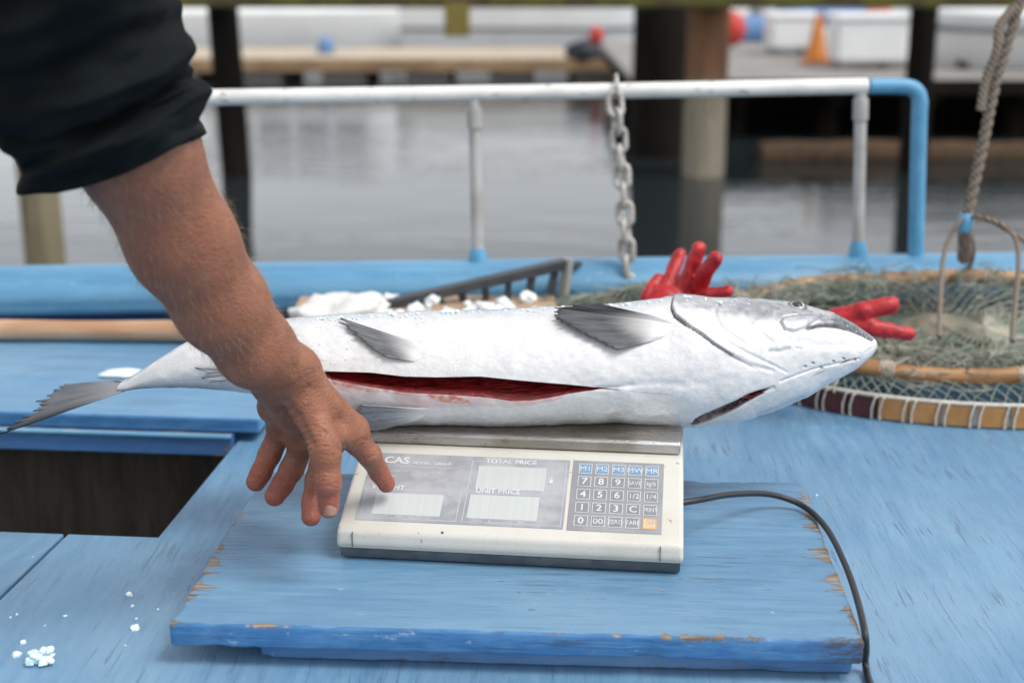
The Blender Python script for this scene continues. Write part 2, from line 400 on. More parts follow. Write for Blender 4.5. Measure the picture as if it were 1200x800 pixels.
# scale
n = N('scale_plastic'); o_ = n.map(); f_ = n.noise(o_, 14, 5, .6); sp2 = n.ramp(n.noise(o_, 130, 3), .69, .72)
c_ = n.mix(n.ramp(f_, .42, .75, 0, .5), (0.585, 0.57, 0.52), (0.47, 0.445, 0.385))
n.set(Base_Color=n.mix(n.math('MULTIPLY', sp2, .7), c_, (0.22, 0.17, 0.11)), Roughness=n.ramp(f_, .3, .7, .28, .45)); n.bump(n.noise(o_, 500, 2), .0003); M['plastic'] = n.m
M['base_grey'] = simple('scale_base', (0.055, 0.065, 0.075), .5, (0.09, 0.10, 0.11), 40)
n = N('stainless'); o_ = n.map(); f_ = n.noise(n.map((1, 14, 14)), 40, 4, .6); ru = n.noise(o_, 26, 5, .7)
rust = n.ramp(ru, .56, .66)
n.set(Base_Color=n.mix(n.math('MULTIPLY', rust, .75), n.mix(n.ramp(n.noise(o_, 9, 4), .4, .65), (0.52, 0.50, 0.47), (0.33, 0.30, 0.26)), (0.16, 0.075, 0.03)), Metallic=n.math('SUBTRACT', .9, n.math('MULTIPLY', rust, .8)), Roughness=n.ramp(f_, .3, .7, .22, .45)); n.bump(n.math('ADD', n.math('MULTIPLY', ru, .4), f_), .0007); M['steel'] = n.m
n = N('panel_film'); o_ = n.map(); f_ = n.noise(o_, 16, 5, .65, .6)
n.set(Base_Color=n.mix(n.ramp(f_, .35, .65), (0.27, 0.28, 0.30), (0.40, 0.405, 0.42)), Roughness=.25, Specular_IOR_Level=.6); M['film'] = n.m
M['film_dark'] = simple('keypad_film', (0.25, 0.255, 0.27), .35, (0.30, 0.305, 0.32), 20)
M['key'] = simple('key_grey', (0.235, 0.24, 0.255), .38, (0.21, 0.215, 0.23), 60)
M['key_blue'] = simple('key_blue', (0.16, 0.27, 0.40), .38, (0.19, 0.31, 0.44), 60)
M['key_tan'] = simple('key_orange', (0.66, 0.42, 0.17), .38, (0.58, 0.36, 0.15), 60)
M['print'] = simple('print_white', (0.64, 0.65, 0.66), .5, (0.55, 0.56, 0.58), 60)
M['print_line'] = simple('print_line', (0.42, 0.45, 0.52), .5, (0.38, 0.41, 0.47), 60)
n = N('lcd'); st = n.noise(n.map((260, 3, 3)), 1.5, 2)
n.set(Base_Color=n.mix(n.ramp(st, .4, .6), (0.50, 0.53, 0.52), (0.48, 0.505, 0.50)), Roughness=.15); M['lcd'] = n.m
M['rubber'] = simple('cord_rubber', (0.012, 0.012, 0.014), .42, (0.02, 0.02, 0.022), 60)
# gear
n = N('glove_rubber'); f_ = n.noise(n.map(), 90, 4, .6)
n.set(Base_Color=n.mix(n.ramp(f_, .35, .65), (0.50, 0.014, 0.018), (0.28, 0.008, 0.012)), Roughness=.45, Subsurface_Weight=.08, Subsurface_Scale=.004); n.bump(f_, .0016); M['glove'] = n.m
M['net'] = simple('net_twine', (0.17, 0.225, 0.18), .8, (0.30, 0.31, 0.26), 9)
M['net2'] = simple('net_twine_pale', (0.42, 0.38, 0.30), .85, (0.24, 0.26, 0.21), 9)
M['bamboo'] = simple('bamboo_hoop', (0.42, 0.22, 0.085), .4, (0.25, 0.12, 0.045), 14, stretch=(1, 1, 5))
M['seg_tan'] = simple('hoop_tan', (0.47, 0.24, 0.075), .4, (0.36, 0.17, 0.05), 22)
M['seg_red'] = simple('hoop_dark_red', (0.095, 0.018, 0.016), .4, (0.06, 0.014, 0.012), 22)
M['twine'] = simple('white_twine', (0.62, 0.59, 0.52), .85, (0.48, 0.45, 0.39), 120)
n = N('rope'); wv = n.t.nodes.new('ShaderNodeTexWave'); wv.inputs['Scale'].default_value = 45; wv.inputs['Distortion'].default_value = 1.5
n.l(n.map((1, 1, 1), (0.4, .6, 0)), wv.inputs[0])
n.set(Base_Color=n.mix(wv.outputs[1], (0.27, 0.22, 0.175), (0.14, 0.115, 0.09)), Roughness=.9); n.bump(wv.outputs[1], .003); M['rope'] = n.m
M['chain'] = simple('chain_steel', (0.52, 0.51, 0.49), .42, (0.34, 0.31, 0.27), 60, metal=.2)
M['crate'] = simple('crate_plastic', (0.028, 0.034, 0.038), .5, (0.045, 0.05, 0.055), 30)
M['crate_pale'] = simple('crate_cap', (0.30, 0.30, 0.29), .55, (0.22, 0.22, 0.21), 40)
M['board_tan'] = simple('cutting_board', (0.44, 0.31, 0.20), .6, (0.36, 0.24, 0.15), 16, stretch=(1, 6, 6))
M['bag'] = simple('white_cloth', (0.72, 0.72, 0.70), .5, (0.62, 0.62, 0.60), 30)
# harbour
n = N('harbour_water'); o_ = n.map()
wv1 = n.noise(n.map((.55, 2.4, 1)), 2.6, 3, .5); wv2 = n.noise(n.map((.12, .30, 1)), 2.0, 2, .5)
n.set(Base_Color=(0.016, 0.022, 0.024), Roughness=.06, IOR=1.33, Specular_IOR_Level=.5)
n.bump(n.math('MULTIPLY', wv1, n.ramp(wv2, .35, .65, .35, 1.3)), .014, .6); M['water'] = n.m
def pilewood(name, a, b, moss=None):
    n = N(name); f_ = n.noise(n.map((6, 6, .7)), 5, 6, .65); c = n.mix(n.ramp(f_, .3, .7), a, b)
    if moss: c = n.mix(n.ramp(n.noise(n.map(), 4, 5, .6), .42, .58), c, moss)
    n.set(Base_Color=c, Roughness=.9, Specular_IOR_Level=.12); n.bump(f_, .02); return n.m
n = N('pile_two_tone'); f_ = n.noise(n.map((6, 6, .7)), 5, 6, .65)   # barnacled below the tide line, brown above
z_ = n.sep(n.map())[2]
tide = n.ramp(n.math('ADD', z_, n.math('MULTIPLY', f_, .12)), 0.66, 0.80)
n.set(Base_Color=n.mix(tide, n.mix(n.ramp(f_, .35, .65), (0.36, 0.31, 0.235), (0.23, 0.20, 0.15)), n.mix(n.ramp(f_, .3, .7), (0.30, 0.145, 0.07), (0.16, 0.085, 0.046))), Roughness=.9)
n.bump(f_, .02); M['pile_tide'] = n.m
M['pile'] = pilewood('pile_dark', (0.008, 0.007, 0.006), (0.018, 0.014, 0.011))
M['pile_olive'] = pilewood('pile_olive', (0.27, 0.23, 0.15), (0.17, 0.15, 0.095))
M['moss'] = pilewood('mossy_beam', (0.11, 0.09, 0.05), (0.06, 0.05, 0.03), (0.13, 0.13, 0.035))
M['log'] = pilewood('boom_log', (0.125, 0.080, 0.05), (0.065, 0.045, 0.032))
M['dockwood'] = simple('dock_planks', (0.52, 0.45, 0.35), .85, (0.42, 0.35, 0.26), 3, stretch=(1, 6, 1))
M['dockedge'] = simple('dock_edge', (0.36, 0.235, 0.13), .85, (0.25, 0.16, 0.09), 3)
M['float'] = simple('dock_float', (0.30, 0.29, 0.27), .8)
M['concrete'] = simple('pier_planks', (0.30, 0.285, 0.27), .9, (0.24, 0.225, 0.21), 4)
M['white'] = simple('gelcoat_white', (0.82, 0.83, 0.83), .3, (0.76, 0.77, 0.77), 2)
M['offwhite'] = simple('gelcoat_cream', (0.72, 0.70, 0.66), .35, (0.62, 0.60, 0.56), 2)
M['glass'] = simple('boat_glass', (0.03, 0.04, 0.05), .08)
M['canvas_blue'] = simple('canvas_blue', (0.12, 0.24, 0.46), .7)
M['orange'] = simple('cone_orange', (0.62, 0.20, 0.02), .5)
M['red'] = simple('awning_red', (0.55, 0.045, 0.03), .6)
M['navy'] = simple('navy_rubber', (0.014, 0.018, 0.032), .6)
M['grey'] = simple('boat_grey', (0.22, 0.23, 0.25), .5)
M['yellow'] = simple('sign_olive', (0.22, 0.17, 0.03), .6)
M['black'] = simple('tyre_black', (0.012, 0.012, 0.012), .8)

# ================================================================== THE PLACE: water
WZ = -0.90
bm = bmesh.new(); bmesh.ops.create_grid(bm, x_segments=8, y_segments=8, size=900)
o = bmobj('water', bm, M['water']); o.location = (0, 0, WZ); tag(o, kind='structure')

# ================================================================== the boat we stand on
BO = np.array(at(185, 629, z=0.0)); BO[2] = 0          # inner corner of the open hold
bx = np.array([math.cos(YAW), math.sin(YAW), 0]); by = np.array([-math.sin(YAW), math.cos(YAW), 0])
def loc(P): d = np.asarray(P)-BO; return float(d@bx), float(d@by)
boat = empty('fishing_boat', BO, YAW); tag(boat, 'blue painted fishing boat with pipe railing and open hold beneath the scale', 'boat')
GAP = 0.0025
LX, RX = -1.5, 2.3
sea = loc(at(30, 645, z=0))[0]
LIPV = loc(at(150, 528, z=-0.02))[1]
BULY = lambda X: 2.585+0.062*X                        # gunwale inner line in world Y for a world X
def deck_panel(poly, m, t=0.018):
    bm = bmesh.new(); vs_ = [bm.verts.new((p[0], p[1], 0)) for p in poly]; f = bm.faces.new(vs_)
    r = bmesh.ops.extrude_face_region(bm, geom=[f])
    for v in r['geom']:
        if isinstance(v, bmesh.types.BMVert): v.co.z -= t
    bmesh.ops.bevel(bm, geom=[e for e in bm.edges], offset=.0015, segments=1, affect='EDGES')
    return bmobj('deck_panel', bm, m, boat)
def wl(X, Y): return loc((X, Y, 0))
bkL, bkR = wl(-1.75, BULY(-1.75)+.03), wl(2.6, BULY(2.6)+.03)
deck_panel([(LX, -1.4), (sea-GAP, -1.4), (sea+.028-GAP, 0), (LX, 0)], M['deck_b'])
deck_panel([(sea+GAP, -1.4), (RX, -1.4), (RX, wl(2.2, BULY(2.2))[1]), (0, wl(-.42, BULY(-.42))[1]+.02), (0, 0), (sea+.028+GAP, 0)], M['deck'])
deck_panel([(LX, LIPV+.012), (-GAP, LIPV+.012), (-GAP, wl(-.42, BULY(-.42))[1]+.018), (LX, wl(-1.75, BULY(-1.75))[1]+.02)], M['deck_b'])
# hold: timber-lined well below the opening
bm = bmesh.new()
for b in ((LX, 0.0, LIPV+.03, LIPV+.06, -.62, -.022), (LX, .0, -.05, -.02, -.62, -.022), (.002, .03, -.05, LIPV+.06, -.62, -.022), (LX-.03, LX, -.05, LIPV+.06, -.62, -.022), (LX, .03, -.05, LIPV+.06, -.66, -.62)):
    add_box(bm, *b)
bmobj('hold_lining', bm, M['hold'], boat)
# hull shell under deck and outboard of the bulwark
def along(X0, X1, n=24):
    return [np.array([X, BULY(X), 0]) for X in np.linspace(X0, X1, n)]
def sweep(name, prof, m, X0=-2.2, X1=2.9, smooth=True, parent=boat, n=30):
    pts = along(X0, X1, n); v, f = [], []
    t = np.array([1, .062, 0]); t /= np.linalg.norm(t); s = np.array([-t[1], t[0], 0]); k = len(prof)
    for p in pts:
        for a, z in prof: v.append(p+s*a+np.array([0, 0, z]))
    for i in range(len(pts)-1):
        for j in range(k):
            f.append((i*k+j, i*k+(j+1) % k, (i+1)*k+(j+1) % k, (i+1)*k+j))
    f.append(tuple(range(k-1, -1, -1))); f.append(tuple((len(pts)-1)*k+j for j in range(k)))
    o = pyobj(name, v, f, m, parent, False, True)
    bm = bmesh.new(); bm.from_mesh(o.data); bmesh.ops.recalc_face_normals(bm, faces=bm.faces); bm.to_mesh(o.data); bm.free()
    if smooth:
        o.data.polygons.foreach_set('use_smooth', [True]*len(o.data.polygons))
    return o
cap = [(-.052+.012*0, .062)] + [(.02-.075*math.cos(a), .088+.048*math.sin(a)) for a in np.linspace(-.35, math.pi+.35, 15)] + [(.095, .062)]
sweep('gunwale', cap, M['blue_gun'])
sweep('bulwark', [(.0, -.2), (.0, .0735), (.06, .0735), (.06, -.2)], M['blue_dark'], smooth=False)
sweep('hull', [(.012, -.21), (.085, .06), (.085, -.4), (.06, -1.25), (.0, -1.25)], M['blue_dark'], smooth=False)
sweep('rub_rail', [(-.016, .018), (-.016, .040), (-.003, .040), (-.003, .018)], M['blue_gun'], smooth=False)
# near hull: a floor and far sides so that the deck is a boat, not a sheet
box('hull_side', LX, RX, -1.42, -1.40, -1.25, -.02, M['blue_dark'], boat)
# railing
rail = empty('railing', BO, YAW); rail.parent = boat; rail.matrix_parent_inverse = (Matrix.Translation(boat.location) @ boat.rotation_euler.to_matrix().to_4x4()).inverted()
bpy.context.view_layer.update()
def rchild(o): 
    o.parent = rail; o.matrix_parent_inverse = (Matrix.Translation(V(BO)) @ Matrix.Rotation(YAW, 4, 'Z')).inverted(); return o
Yr = lambda X: BULY(X)+.022
def aty(px, py, off=0.0):
    Y = 2.6
    for _ in range(6): Y = Yr(at(px, py, Y=Y)[0])+off
    return at(px, py, Y=Y)
Ra, Rb = aty(240, 114.5), aty(1016, 101)
Rl = Ra+(Ra-Rb)*0.9
rchild(tube('rail', catmull([Rl, Ra, aty(620, 108.5), Rb], 8), .0145, M['pipe'], sides=14))
el = [Rb+np.array([.004, 0, 0]), aty(1048, 101)]
c1 = aty(1078, 101); dn = aty(1074, 292)
el += [aty(1066, 102.5), aty(1075, 109), aty(1078, 121), aty(1077, 145), dn-np.array([0, 0, .02])]
rchild(tube('corner_pipe', catmull(el, 8), .0148, M['blue_pipe'], sides=14))
def post(px0, py0, px1, py1):
    a, b = aty(px0, py0), aty(px1, py1); b = b-np.array([0, 0, .015])
    rchild(tube('post', [a, a*.9+b*.1, b], .0115, M['pipe_post'], sides=12))
    d = (b-a)
    rchild(tube('post_collar', [a+d*.05, a+d*.17], .0145, M['pipe_post'], sides=12))
    rchild(tube('post_foot', [a+d*.90, a+d*.94, b], [.0125, .0165, .018], M['blue_pipe'], sides=12))
post(556, 116, 560, 300); post(1009, 106, 1006, 292)
post(-170, 124, -160, 306)

# hatch cover over the far end of the hold
hc = empty('hatch_cover', BO+by*LIPV, YAW)
tag(hc, 'pale blue wooden hatch cover with worn brown lip behind open hold', 'hatch cover')
HV = .46
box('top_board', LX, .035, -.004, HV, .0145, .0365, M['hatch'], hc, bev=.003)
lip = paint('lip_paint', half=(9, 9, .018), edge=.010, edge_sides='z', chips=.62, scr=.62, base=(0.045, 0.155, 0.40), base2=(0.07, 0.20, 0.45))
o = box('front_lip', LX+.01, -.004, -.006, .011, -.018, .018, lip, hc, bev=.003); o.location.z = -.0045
v, f = tube_data([(LX+.01, -.008, .0095), (-.006, -.008, .0095)], .0045, 8); pyobj('bead', v, f, M['blue_gun'], hc, True)
# pole lying on the cover
pl = catmull([at(-260, 386, Y=2.395), at(0, 384, Y=2.395), at(120, 383, Y=2.39), at(232, 384, Y=2.385), at(330, 390, Y=2.37)], 8)
pl[:, 2] = .0395+.0185
o = tube('wooden_pole', pl, [.0175+.001*math.sin(i*.35) for i in range(len(pl))], M['oar'], sides=14)
tag(o, 'smooth tan wooden pole lying along the blue hatch cover', 'pole')

# ================================================================== board and scale
SO = at(406, 657, z=.047); SR = at(788, 676, z=.047)
bl, br = at(199, 757, z=.022), at(1012, 779, z=.022)    # front edge (bottom) of the upper board
bw = np.linalg.norm(br-bl); byaw = math.atan2(br[1]-bl[1], br[0]-bl[0])
bd = .43
bc = (bl+br)/2+np.array([-math.sin(byaw), math.cos(byaw), 0])*bd/2; bc[2] = 0
brd = empty('wooden_stand', bc, byaw); tag(brd, 'worn blue painted wooden board on a smaller board, carrying the scale', 'board')
bp = paint('board_paint', half=(bw/2, bd/2, None), edge={'x': .030, 'y': .014}, edge_sides='xy', cz=.0125, grime=True, edge_shade=(bd/2, 0), grain=(1.3, 10, 10), chips=.668, scr=.60)
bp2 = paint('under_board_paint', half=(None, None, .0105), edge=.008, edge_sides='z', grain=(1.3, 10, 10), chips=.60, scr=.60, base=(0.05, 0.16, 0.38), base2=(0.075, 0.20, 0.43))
def rough_board(hx, hy, hz, bev, amp, nx=90, ny=46, seed=0):
    bm = bmesh.new(); add_box(bm, -hx, hx, -hy, hy, -hz, hz)
    for ax, k_ in ((0, nx), (1, ny)):
        for t in np.linspace(-1, 1, k_+1)[1:-1]:
            c = [0, 0, 0]; c[ax] = t*(hx if ax == 0 else hy); nn_ = [0, 0, 0]; nn_[ax] = 1
            bmesh.ops.bisect_plane(bm, geom=bm.verts[:]+bm.edges[:]+bm.faces[:], plane_co=c, plane_no=nn_)
    ed = [e for e in bm.edges if len(e.link_faces) == 2 and e.calc_face_angle() > 1]
    bmesh.ops.bevel(bm, geom=ed, offset=bev, segments=3, affect='EDGES', profile=.5)
    for v in bm.verts:
        d = min(hx-abs(v.co.x), hy-abs(v.co.y)); k_ = math.exp(-max(d, 0)/.012)
        q = v.co*38+Vector((seed, 0, 0)); n1 = mnoise.fractal(q, 1, 2, 4); n2 = mnoise.fractal(q*.5+Vector((9, 4, 2)), 1, 2, 3)
        dent = max(0, n2-.28)*amp*3*k_
        v.co.x -= math.copysign(1, v.co.x)*(abs(n1)*amp*.6+dent)*(1 if hx-abs(v.co.x) < .012 else 0)
        v.co.y -= math.copysign(1, v.co.y)*(abs(n1)*amp*.5+dent)*(1 if hy-abs(v.co.y) < .012 else 0)
        v.co.z += n1*amp*.25*k_-(dent*.6 if v.co.z > 0 else -dent*.6)
    return bm
bm = rough_board(bw/2, bd/2, .0125, .0032, .0022)
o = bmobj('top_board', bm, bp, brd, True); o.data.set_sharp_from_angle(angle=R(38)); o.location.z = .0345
bm = rough_board(bw/2-.0455, bd/2-.018, .0105, .003, .0022, seed=5)
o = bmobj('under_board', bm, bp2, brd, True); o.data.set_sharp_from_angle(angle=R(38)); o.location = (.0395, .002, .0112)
for sx in (-.12, .02, .22):                              # nail heads
    pass
ZB = .047
syaw = math.atan2(SR[1]-SO[1], SR[0]-SO[0])
sc0 = (SO+SR)/2; sc0[2] = ZB
SW = np.linalg.norm(SR-SO)+.022
scl = empty('digital_scale', sc0, syaw); tag(scl, 'white electronic price scale with keypad and steel platter', 'scale')
hw = SW/2
def prism(name, prof, x0, x1, m, parent, bev=0, seg=3, taper=None):
    bm = bmesh.new(); A = [bm.verts.new((x0, y, z)) for y, z in prof]; B = [bm.verts.new((x1, y, z)) for y, z in prof]
    n_ = len(prof)
    bm.faces.new(A); bm.faces.new(B[::-1])
    for i in range(n_): bm.faces.new((A[i], A[(i+1) % n_], B[(i+1) % n_], B[i]))
    if taper:
        for v in bm.verts: v.co.x *= 1-taper*max(0, v.co.z-.03)/.06
    bmesh.ops.recalc_face_normals(bm, faces=bm.faces)
    if bev: bmesh.ops.bevel(bm, geom=list(bm.edges), offset=bev, segments=seg, affect='EDGES', profile=.6)
    o = bmobj(name, bm, m, parent)
    for p in o.data.polygons: p.use_smooth = True
    o.data.set_sharp_from_angle(angle=R(40))
    return o
DEP = .325
PY0, PZ0, PY1, PZ1 = .010, .0400, .124, .0905            # the sloping control face
prism('housing', [(.003, .0150), (0, .0200), (.0015, .0350), (PY0, PZ0), (PY1, PZ1), (.132, .0915), (DEP, .0915), (DEP+.003, .02), (DEP-.002, .0150)], -hw, hw, M['plastic'], scl, .0055, 4, .014)
prism('base_tray', [(.007, .0022), (.0022, .0150), (DEP-.004, .0150), (DEP-.012, .0022)], -hw+.003, hw-.003, M['base_grey'], scl, .002, 2)
for x in (-1, 1):
    for y in (.04, DEP-.04):
        v, f = lathe_data([(.012, 0), (.014, .002), (.012, .006)], 16, (x*(hw-.04), y, 0)); pyobj('foot', v, f, M['rubber'], scl, True)
# platter: a shallow stainless tray, turned-down rim
prism('platter', [(.131, .0925), (.129, .1045), (.133, .1075), (DEP-.002, .1075), (DEP+.002, .1045), (DEP, .0925)], -hw+.012, hw-.006, M['steel'], scl, .0022, 3)
prism('platter_support', [(.15, .088), (.15, .0945), (DEP-.02, .0945), (DEP-.02, .088)], -hw+.05, hw-.05, M['base_grey'], scl)
# control face frame: u along x, s up the slope
sl_ = math.hypot(PY1-PY0, PZ1-PZ0); ang = math.atan2(PZ1-PZ0, PY1-PY0)
FM = Matrix.Translation((0, PY0, PZ0)) @ Matrix.Rotation(ang, 4, 'X')
def plate(name, u0, u1, s0, s1, h0, h1, m, parent, bev=.0, skew=0.0):
    bm = bmesh.new(); add_box(bm, u0, u1, s0, s1, h0, h1, None, bev, 2)
    o = bmobj(name, bm, m, parent)
    o.data.transform(FM); return o
def frame_lines(name, u0, u1, s0, s1, t, h0, h1, m, parent):
    bm = bmesh.new()
    add_box(bm, u0, u1, s0, s0+t, h0, h1); add_box(bm, u0, u1, s1-t, s1, h0, h1)
    add_box(bm, u0, u0+t, s0+t, s1-t, h0, h1); add_box(bm, u1-t, u1, s0+t, s1-t, h0, h1)
    o = bmobj(name, bm, m, parent); o.data.transform(FM); return o
def text(name, s, u, sv, size, m, parent, h=.0014, align='LEFT', xs=1.0, bold=0.0):
    cu = bpy.data.curves.new('t', 'FONT'); cu.body = s; cu.size = size; cu.align_x = align; cu.align_y = 'CENTER'; cu.offset = bold
    cu.extrude = .00012; cu.resolution_u = 3
    to = bpy.data.objects.new('t', cu); col.objects.link(to)
    dg = bpy.context.evaluated_depsgraph_get()
    me = bpy.data.meshes.new_from_object(to.evaluated_get(dg)); bpy.data.objects.remove(to); bpy.data.curves.remove(cu)
    me.transform(FM @ Matrix.Translation((u, sv, h)) @ Matrix.Diagonal((xs, 1, 1, 1)))
    me.materials.clear()
    o = link_mesh(name, me, m, parent); return o
H0 = .0006
U = lambda px: (px-405)/395*SW-hw
S0, S1 = .0065, sl_-.011
pd = plate('display_panel', U(424), U(664), S0, S1, -.001, H0+.0002, M['film'], scl, .0003)
sv = lambda t: S0+(S1-S0)*t
H1 = H0+.0005
for (n_, u0, u1, t0, t1) in (('total', 556, 637, .52, .86), ('weight', 441, 521, .09, .40), ('unit', 552, 633, .09, .43)):
    d = plate('display_window', U(u0), U(u1), sv(t0), sv(t1), -.001, H1, M['lcd'], scl, .0003)
frame_lines('frame_line', U(547), U(661), sv(.47), sv(.93), .0011, H0, H1-.0001, M['print_line'], pd)
frame_lines('frame_line', U(547), U(661), sv(.03), sv(.455), .0011, H0, H1-.0001, M['print_line'], pd)
frame_lines('frame_line', U(428), U(541), sv(.03), sv(.455), .0011, H0, H1-.0001, M['print_line'], pd)
for (s_, u_, t_, z_, bo) in (('CAS', 441, .885, .0145, .0004), ('MODEL  S2000-P', 476, .855, .0062, .0001), ('TOTAL PRICE', 563, .93, .0098, .0002),
        ('WEIGHT', 434, .475, .0098, .0002), ('UNIT PRICE', 557, .485, .0098, .0002), ('$', 640, .68, .012, .0003),
        ('CAPACITY', 452, .72, .0042, 0), ('MIN', 452, .64, .0042, 0), ('d = e', 452, .56, .0042, 0), ('kg   lb', 500, .72, .0042, 0),
        ('TARE      ZERO      kg', 450, .055, .0042, 0), ('STABLE      lb', 556, .055, .0042, 0), ('100g', 610, .055, .0042, 0)):
    text('lettering', s_, U(u_), sv(t_), z_, M['print'], pd, H1+.0001, xs=1.1 if s_ == 'CAS' else 1.0, bold=bo)
plate('rule_line', U(476), U(533), sv(.795), sv(.805), H0, H1-.0001, M['print_line'], pd)
kp = plate('keypad_panel', U(668), U(775), S0-.001, S1+.0005, -.001, H0+.0002, M['film_dark'], scl, .0003)
rows = [['M1', 'M2', 'M3', 'MW', 'MR'], ['7', '8', '9', 'SAVE', 'kg/lb'], ['4', '5', '6', '1/2', '1/4'], ['1', '2', '3', 'C', 'PRINT'], ['0', '00', 'ZERO', 'TARE', 'ON\nOFF']]
ku0, ku1 = U(668)+.005, U(775)-.004; ks0, ks1 = S0+.003, S1-.003
for r_ in range(5):
    for c_ in range(5):
        uc = ku0+(ku1-ku0)*(c_+.5)/5; sc_ = ks1-(ks1-ks0)*(r_+.5)/5
        wk, hk = (ku1-ku0)/5*.80, (ks1-ks0)/5*.78
        t_ = rows[r_][c_]; mk = M['key_blue'] if r_ == 0 else (M['key_tan'] if (r_, c_) == (4, 4) else M['key'])
        k = plate('key', uc-wk/2, uc+wk/2, sc_-hk/2, sc_+hk/2, -.001, H1, mk, scl, .0003)
        frame_lines('key_outline', uc-wk/2, uc+wk/2, sc_-hk/2, sc_+hk/2, .0007, H1-.0001, H1+.0003, M['print'] if (r_, c_) != (4, 4) else M['key_tan'], k)
        ln = len(t_.split('\n')[0])
        text('key_legend', t_, uc, sc_, .0135 if ln == 1 else (.0115 if ln <= 2 and r_ else .0105 if ln <= 3 and r_ < 4 else .0092) if '\n' not in t_ else .0078, M['print'], k, H1+.0002, 'CENTER', 1.0 if ln <= 2 else (.95 if ln == 3 else .62 if ln >= 5 else .72), .0002 if ln == 1 else 0)
# moulded seam and a few marks on the front lip
for x in (-hw+.018, hw-.025): box('seam', x, x+.0007, -.0008, .006, .0175, .0345, M['base_grey'], scl)
v, f = tube_data([(-.072, .0065, .0365), (-.072, .004, .0375)], .0013, 8); pyobj('screw_hole', v, f, M['rubber'], scl, True)
# power cord
cpts = [scl.matrix_basis @ Vector((hw-.012, .085, .050))]
cpts = [np.array(cpts[0])]+[at(px, py, z=z) for px, py, z in ((822, 585, .096), (858, 579, .085), (902, 579, .068), (940, 592, .055), (968, 618, .0512), (990, 660, .0512), (1004, 700, .0512))]
cpts += [at(1013, 738, z=.049), at(1015, 760, z=.030), at(1014, 775, z=.012), at(1017, 792, z=.0045), at(1028, 830, z=.0045), at(1040, 900, z=.0045)]
o = tube('power_cord', catmull(cpts, 10), .0036, M['rubber'], sides=10)
tag(o, 'thin black power cord curving off the white scale over the board edge', 'cord')

# ================================================================== the salmon
YC = 1.645
tp = np.array([(143, 444), (160, 434), (182, 421), (227, 396), (262, 385), (300, 377), (353, 371), (430, 367), (517, 364), (620, 360.5), (700, 357), (735, 355), (770, 350.5), (800, 346.5), (850, 349), (890, 350.5), (926, 353), (955, 359), (976, 366), (1000, 379), (1014, 387.5), (1020, 391.5), (1025, 396), (1027.5, 401)], float)
bt = np.array([(143, 457), (182, 455), (213, 454), (260, 455), (300, 460), (345, 474), (390, 490), (432, 499), (470, 499), (520, 497), (587, 499), (620, 498), (716, 494), (760, 497), (808, 500), (857, 496), (900, 484), (942, 467), (975, 448), (1003, 430), (1014, 422), (1021, 416), (1025.5, 410), (1027.5, 405)], float)
av = np.array([(143, .026), (182, .032), (227, .044), (290, .062), (350, .077), (450, .088), (600, .093), (720, .091), (800, .088), (860, .080), (920, .064), (970, .046), (1005, .032), (1018, .022), (1025, .012), (1027.5, .004)], float)
su = np.array([(372, 437), (381, 435), (435, 436.5), (473, 441), (514, 442), (562, 441), (612, 446), (660, 450), (704, 454.5), (716, 455.5)], float)
slo = np.array([(372, 438), (389, 445), (430, 453), (467, 459), (508, 462), (562, 465), (600, 470), (631, 468), (670, 461), (704, 456), (716, 455.6)], float)
yv = np.array([(140, 451), (300, 440), (372, 437.5), (716, 455.5), (800, 463), (880, 466), (940, 446), (1000, 420), (1027, 403)], float)
I = lambda T, x: np.interp(x, T[:, 0], T[:, 1])
def station(px):
    t, b = float(I(tp, px)), float(I(bt, px)); mid = (t+b)/2
    c = at(px, mid, Y=YC); e = PITCH+math.atan((mid-400)/FPX)
    a = float(I(av, px)); h = (b-t)/2*depth(c)/FPX
    hh = h*h-(a*math.sin(e))**2
    if hh < (h*.35)**2: a = .9*h/math.sin(e)*math.sqrt(1-.35**2); hh = (h*.38)**2
    return c, a, math.sqrt(hh)/math.cos(e)
def sec(c, a, b, th):
    C, S_ = np.cos(th), np.sin(th); q = .94
    return np.stack([np.full_like(th, c[0]), c[1]-a*np.sign(C)*np.abs(C)**q, c[2]+b*np.sign(S_)*np.abs(S_)**q], -1)
TH = np.radians(np.linspace(-66, 100, 260))
def theta_at(c, a, b, py):
    P = sec(c, a, b, TH); y = proj(P)[1]
    o_ = np.argsort(y); return float(np.interp(py, y[o_], TH[o_]))
def fish_pt(px, py, off=0.0):
    s = px
    for _ in range(5):
        c, a, b = station(s); th = theta_at(c, a, b, py); P = sec(c, a, b, np.array([th]))[0]
        s += (px-proj(P)[0])*.95
    n_ = np.array([0, -math.cos(th)/a, math.sin(th)/b]); n_ /= np.linalg.norm(n_)
    return P+n_*off
sts = np.concatenate([np.linspace(143, 380, 70, endpoint=False), np.linspace(380, 770, 190, endpoint=False), np.linspace(770, 1000, 250, endpoint=False), np.linspace(1000, 1027.5, 44)])
NR, MC = 300, 12
tt = np.linspace(0, 1, NR); wt_ = tt-.68/(2*math.pi)*np.sin(2*math.pi*tt)
verts = []; TT = []; inner = []
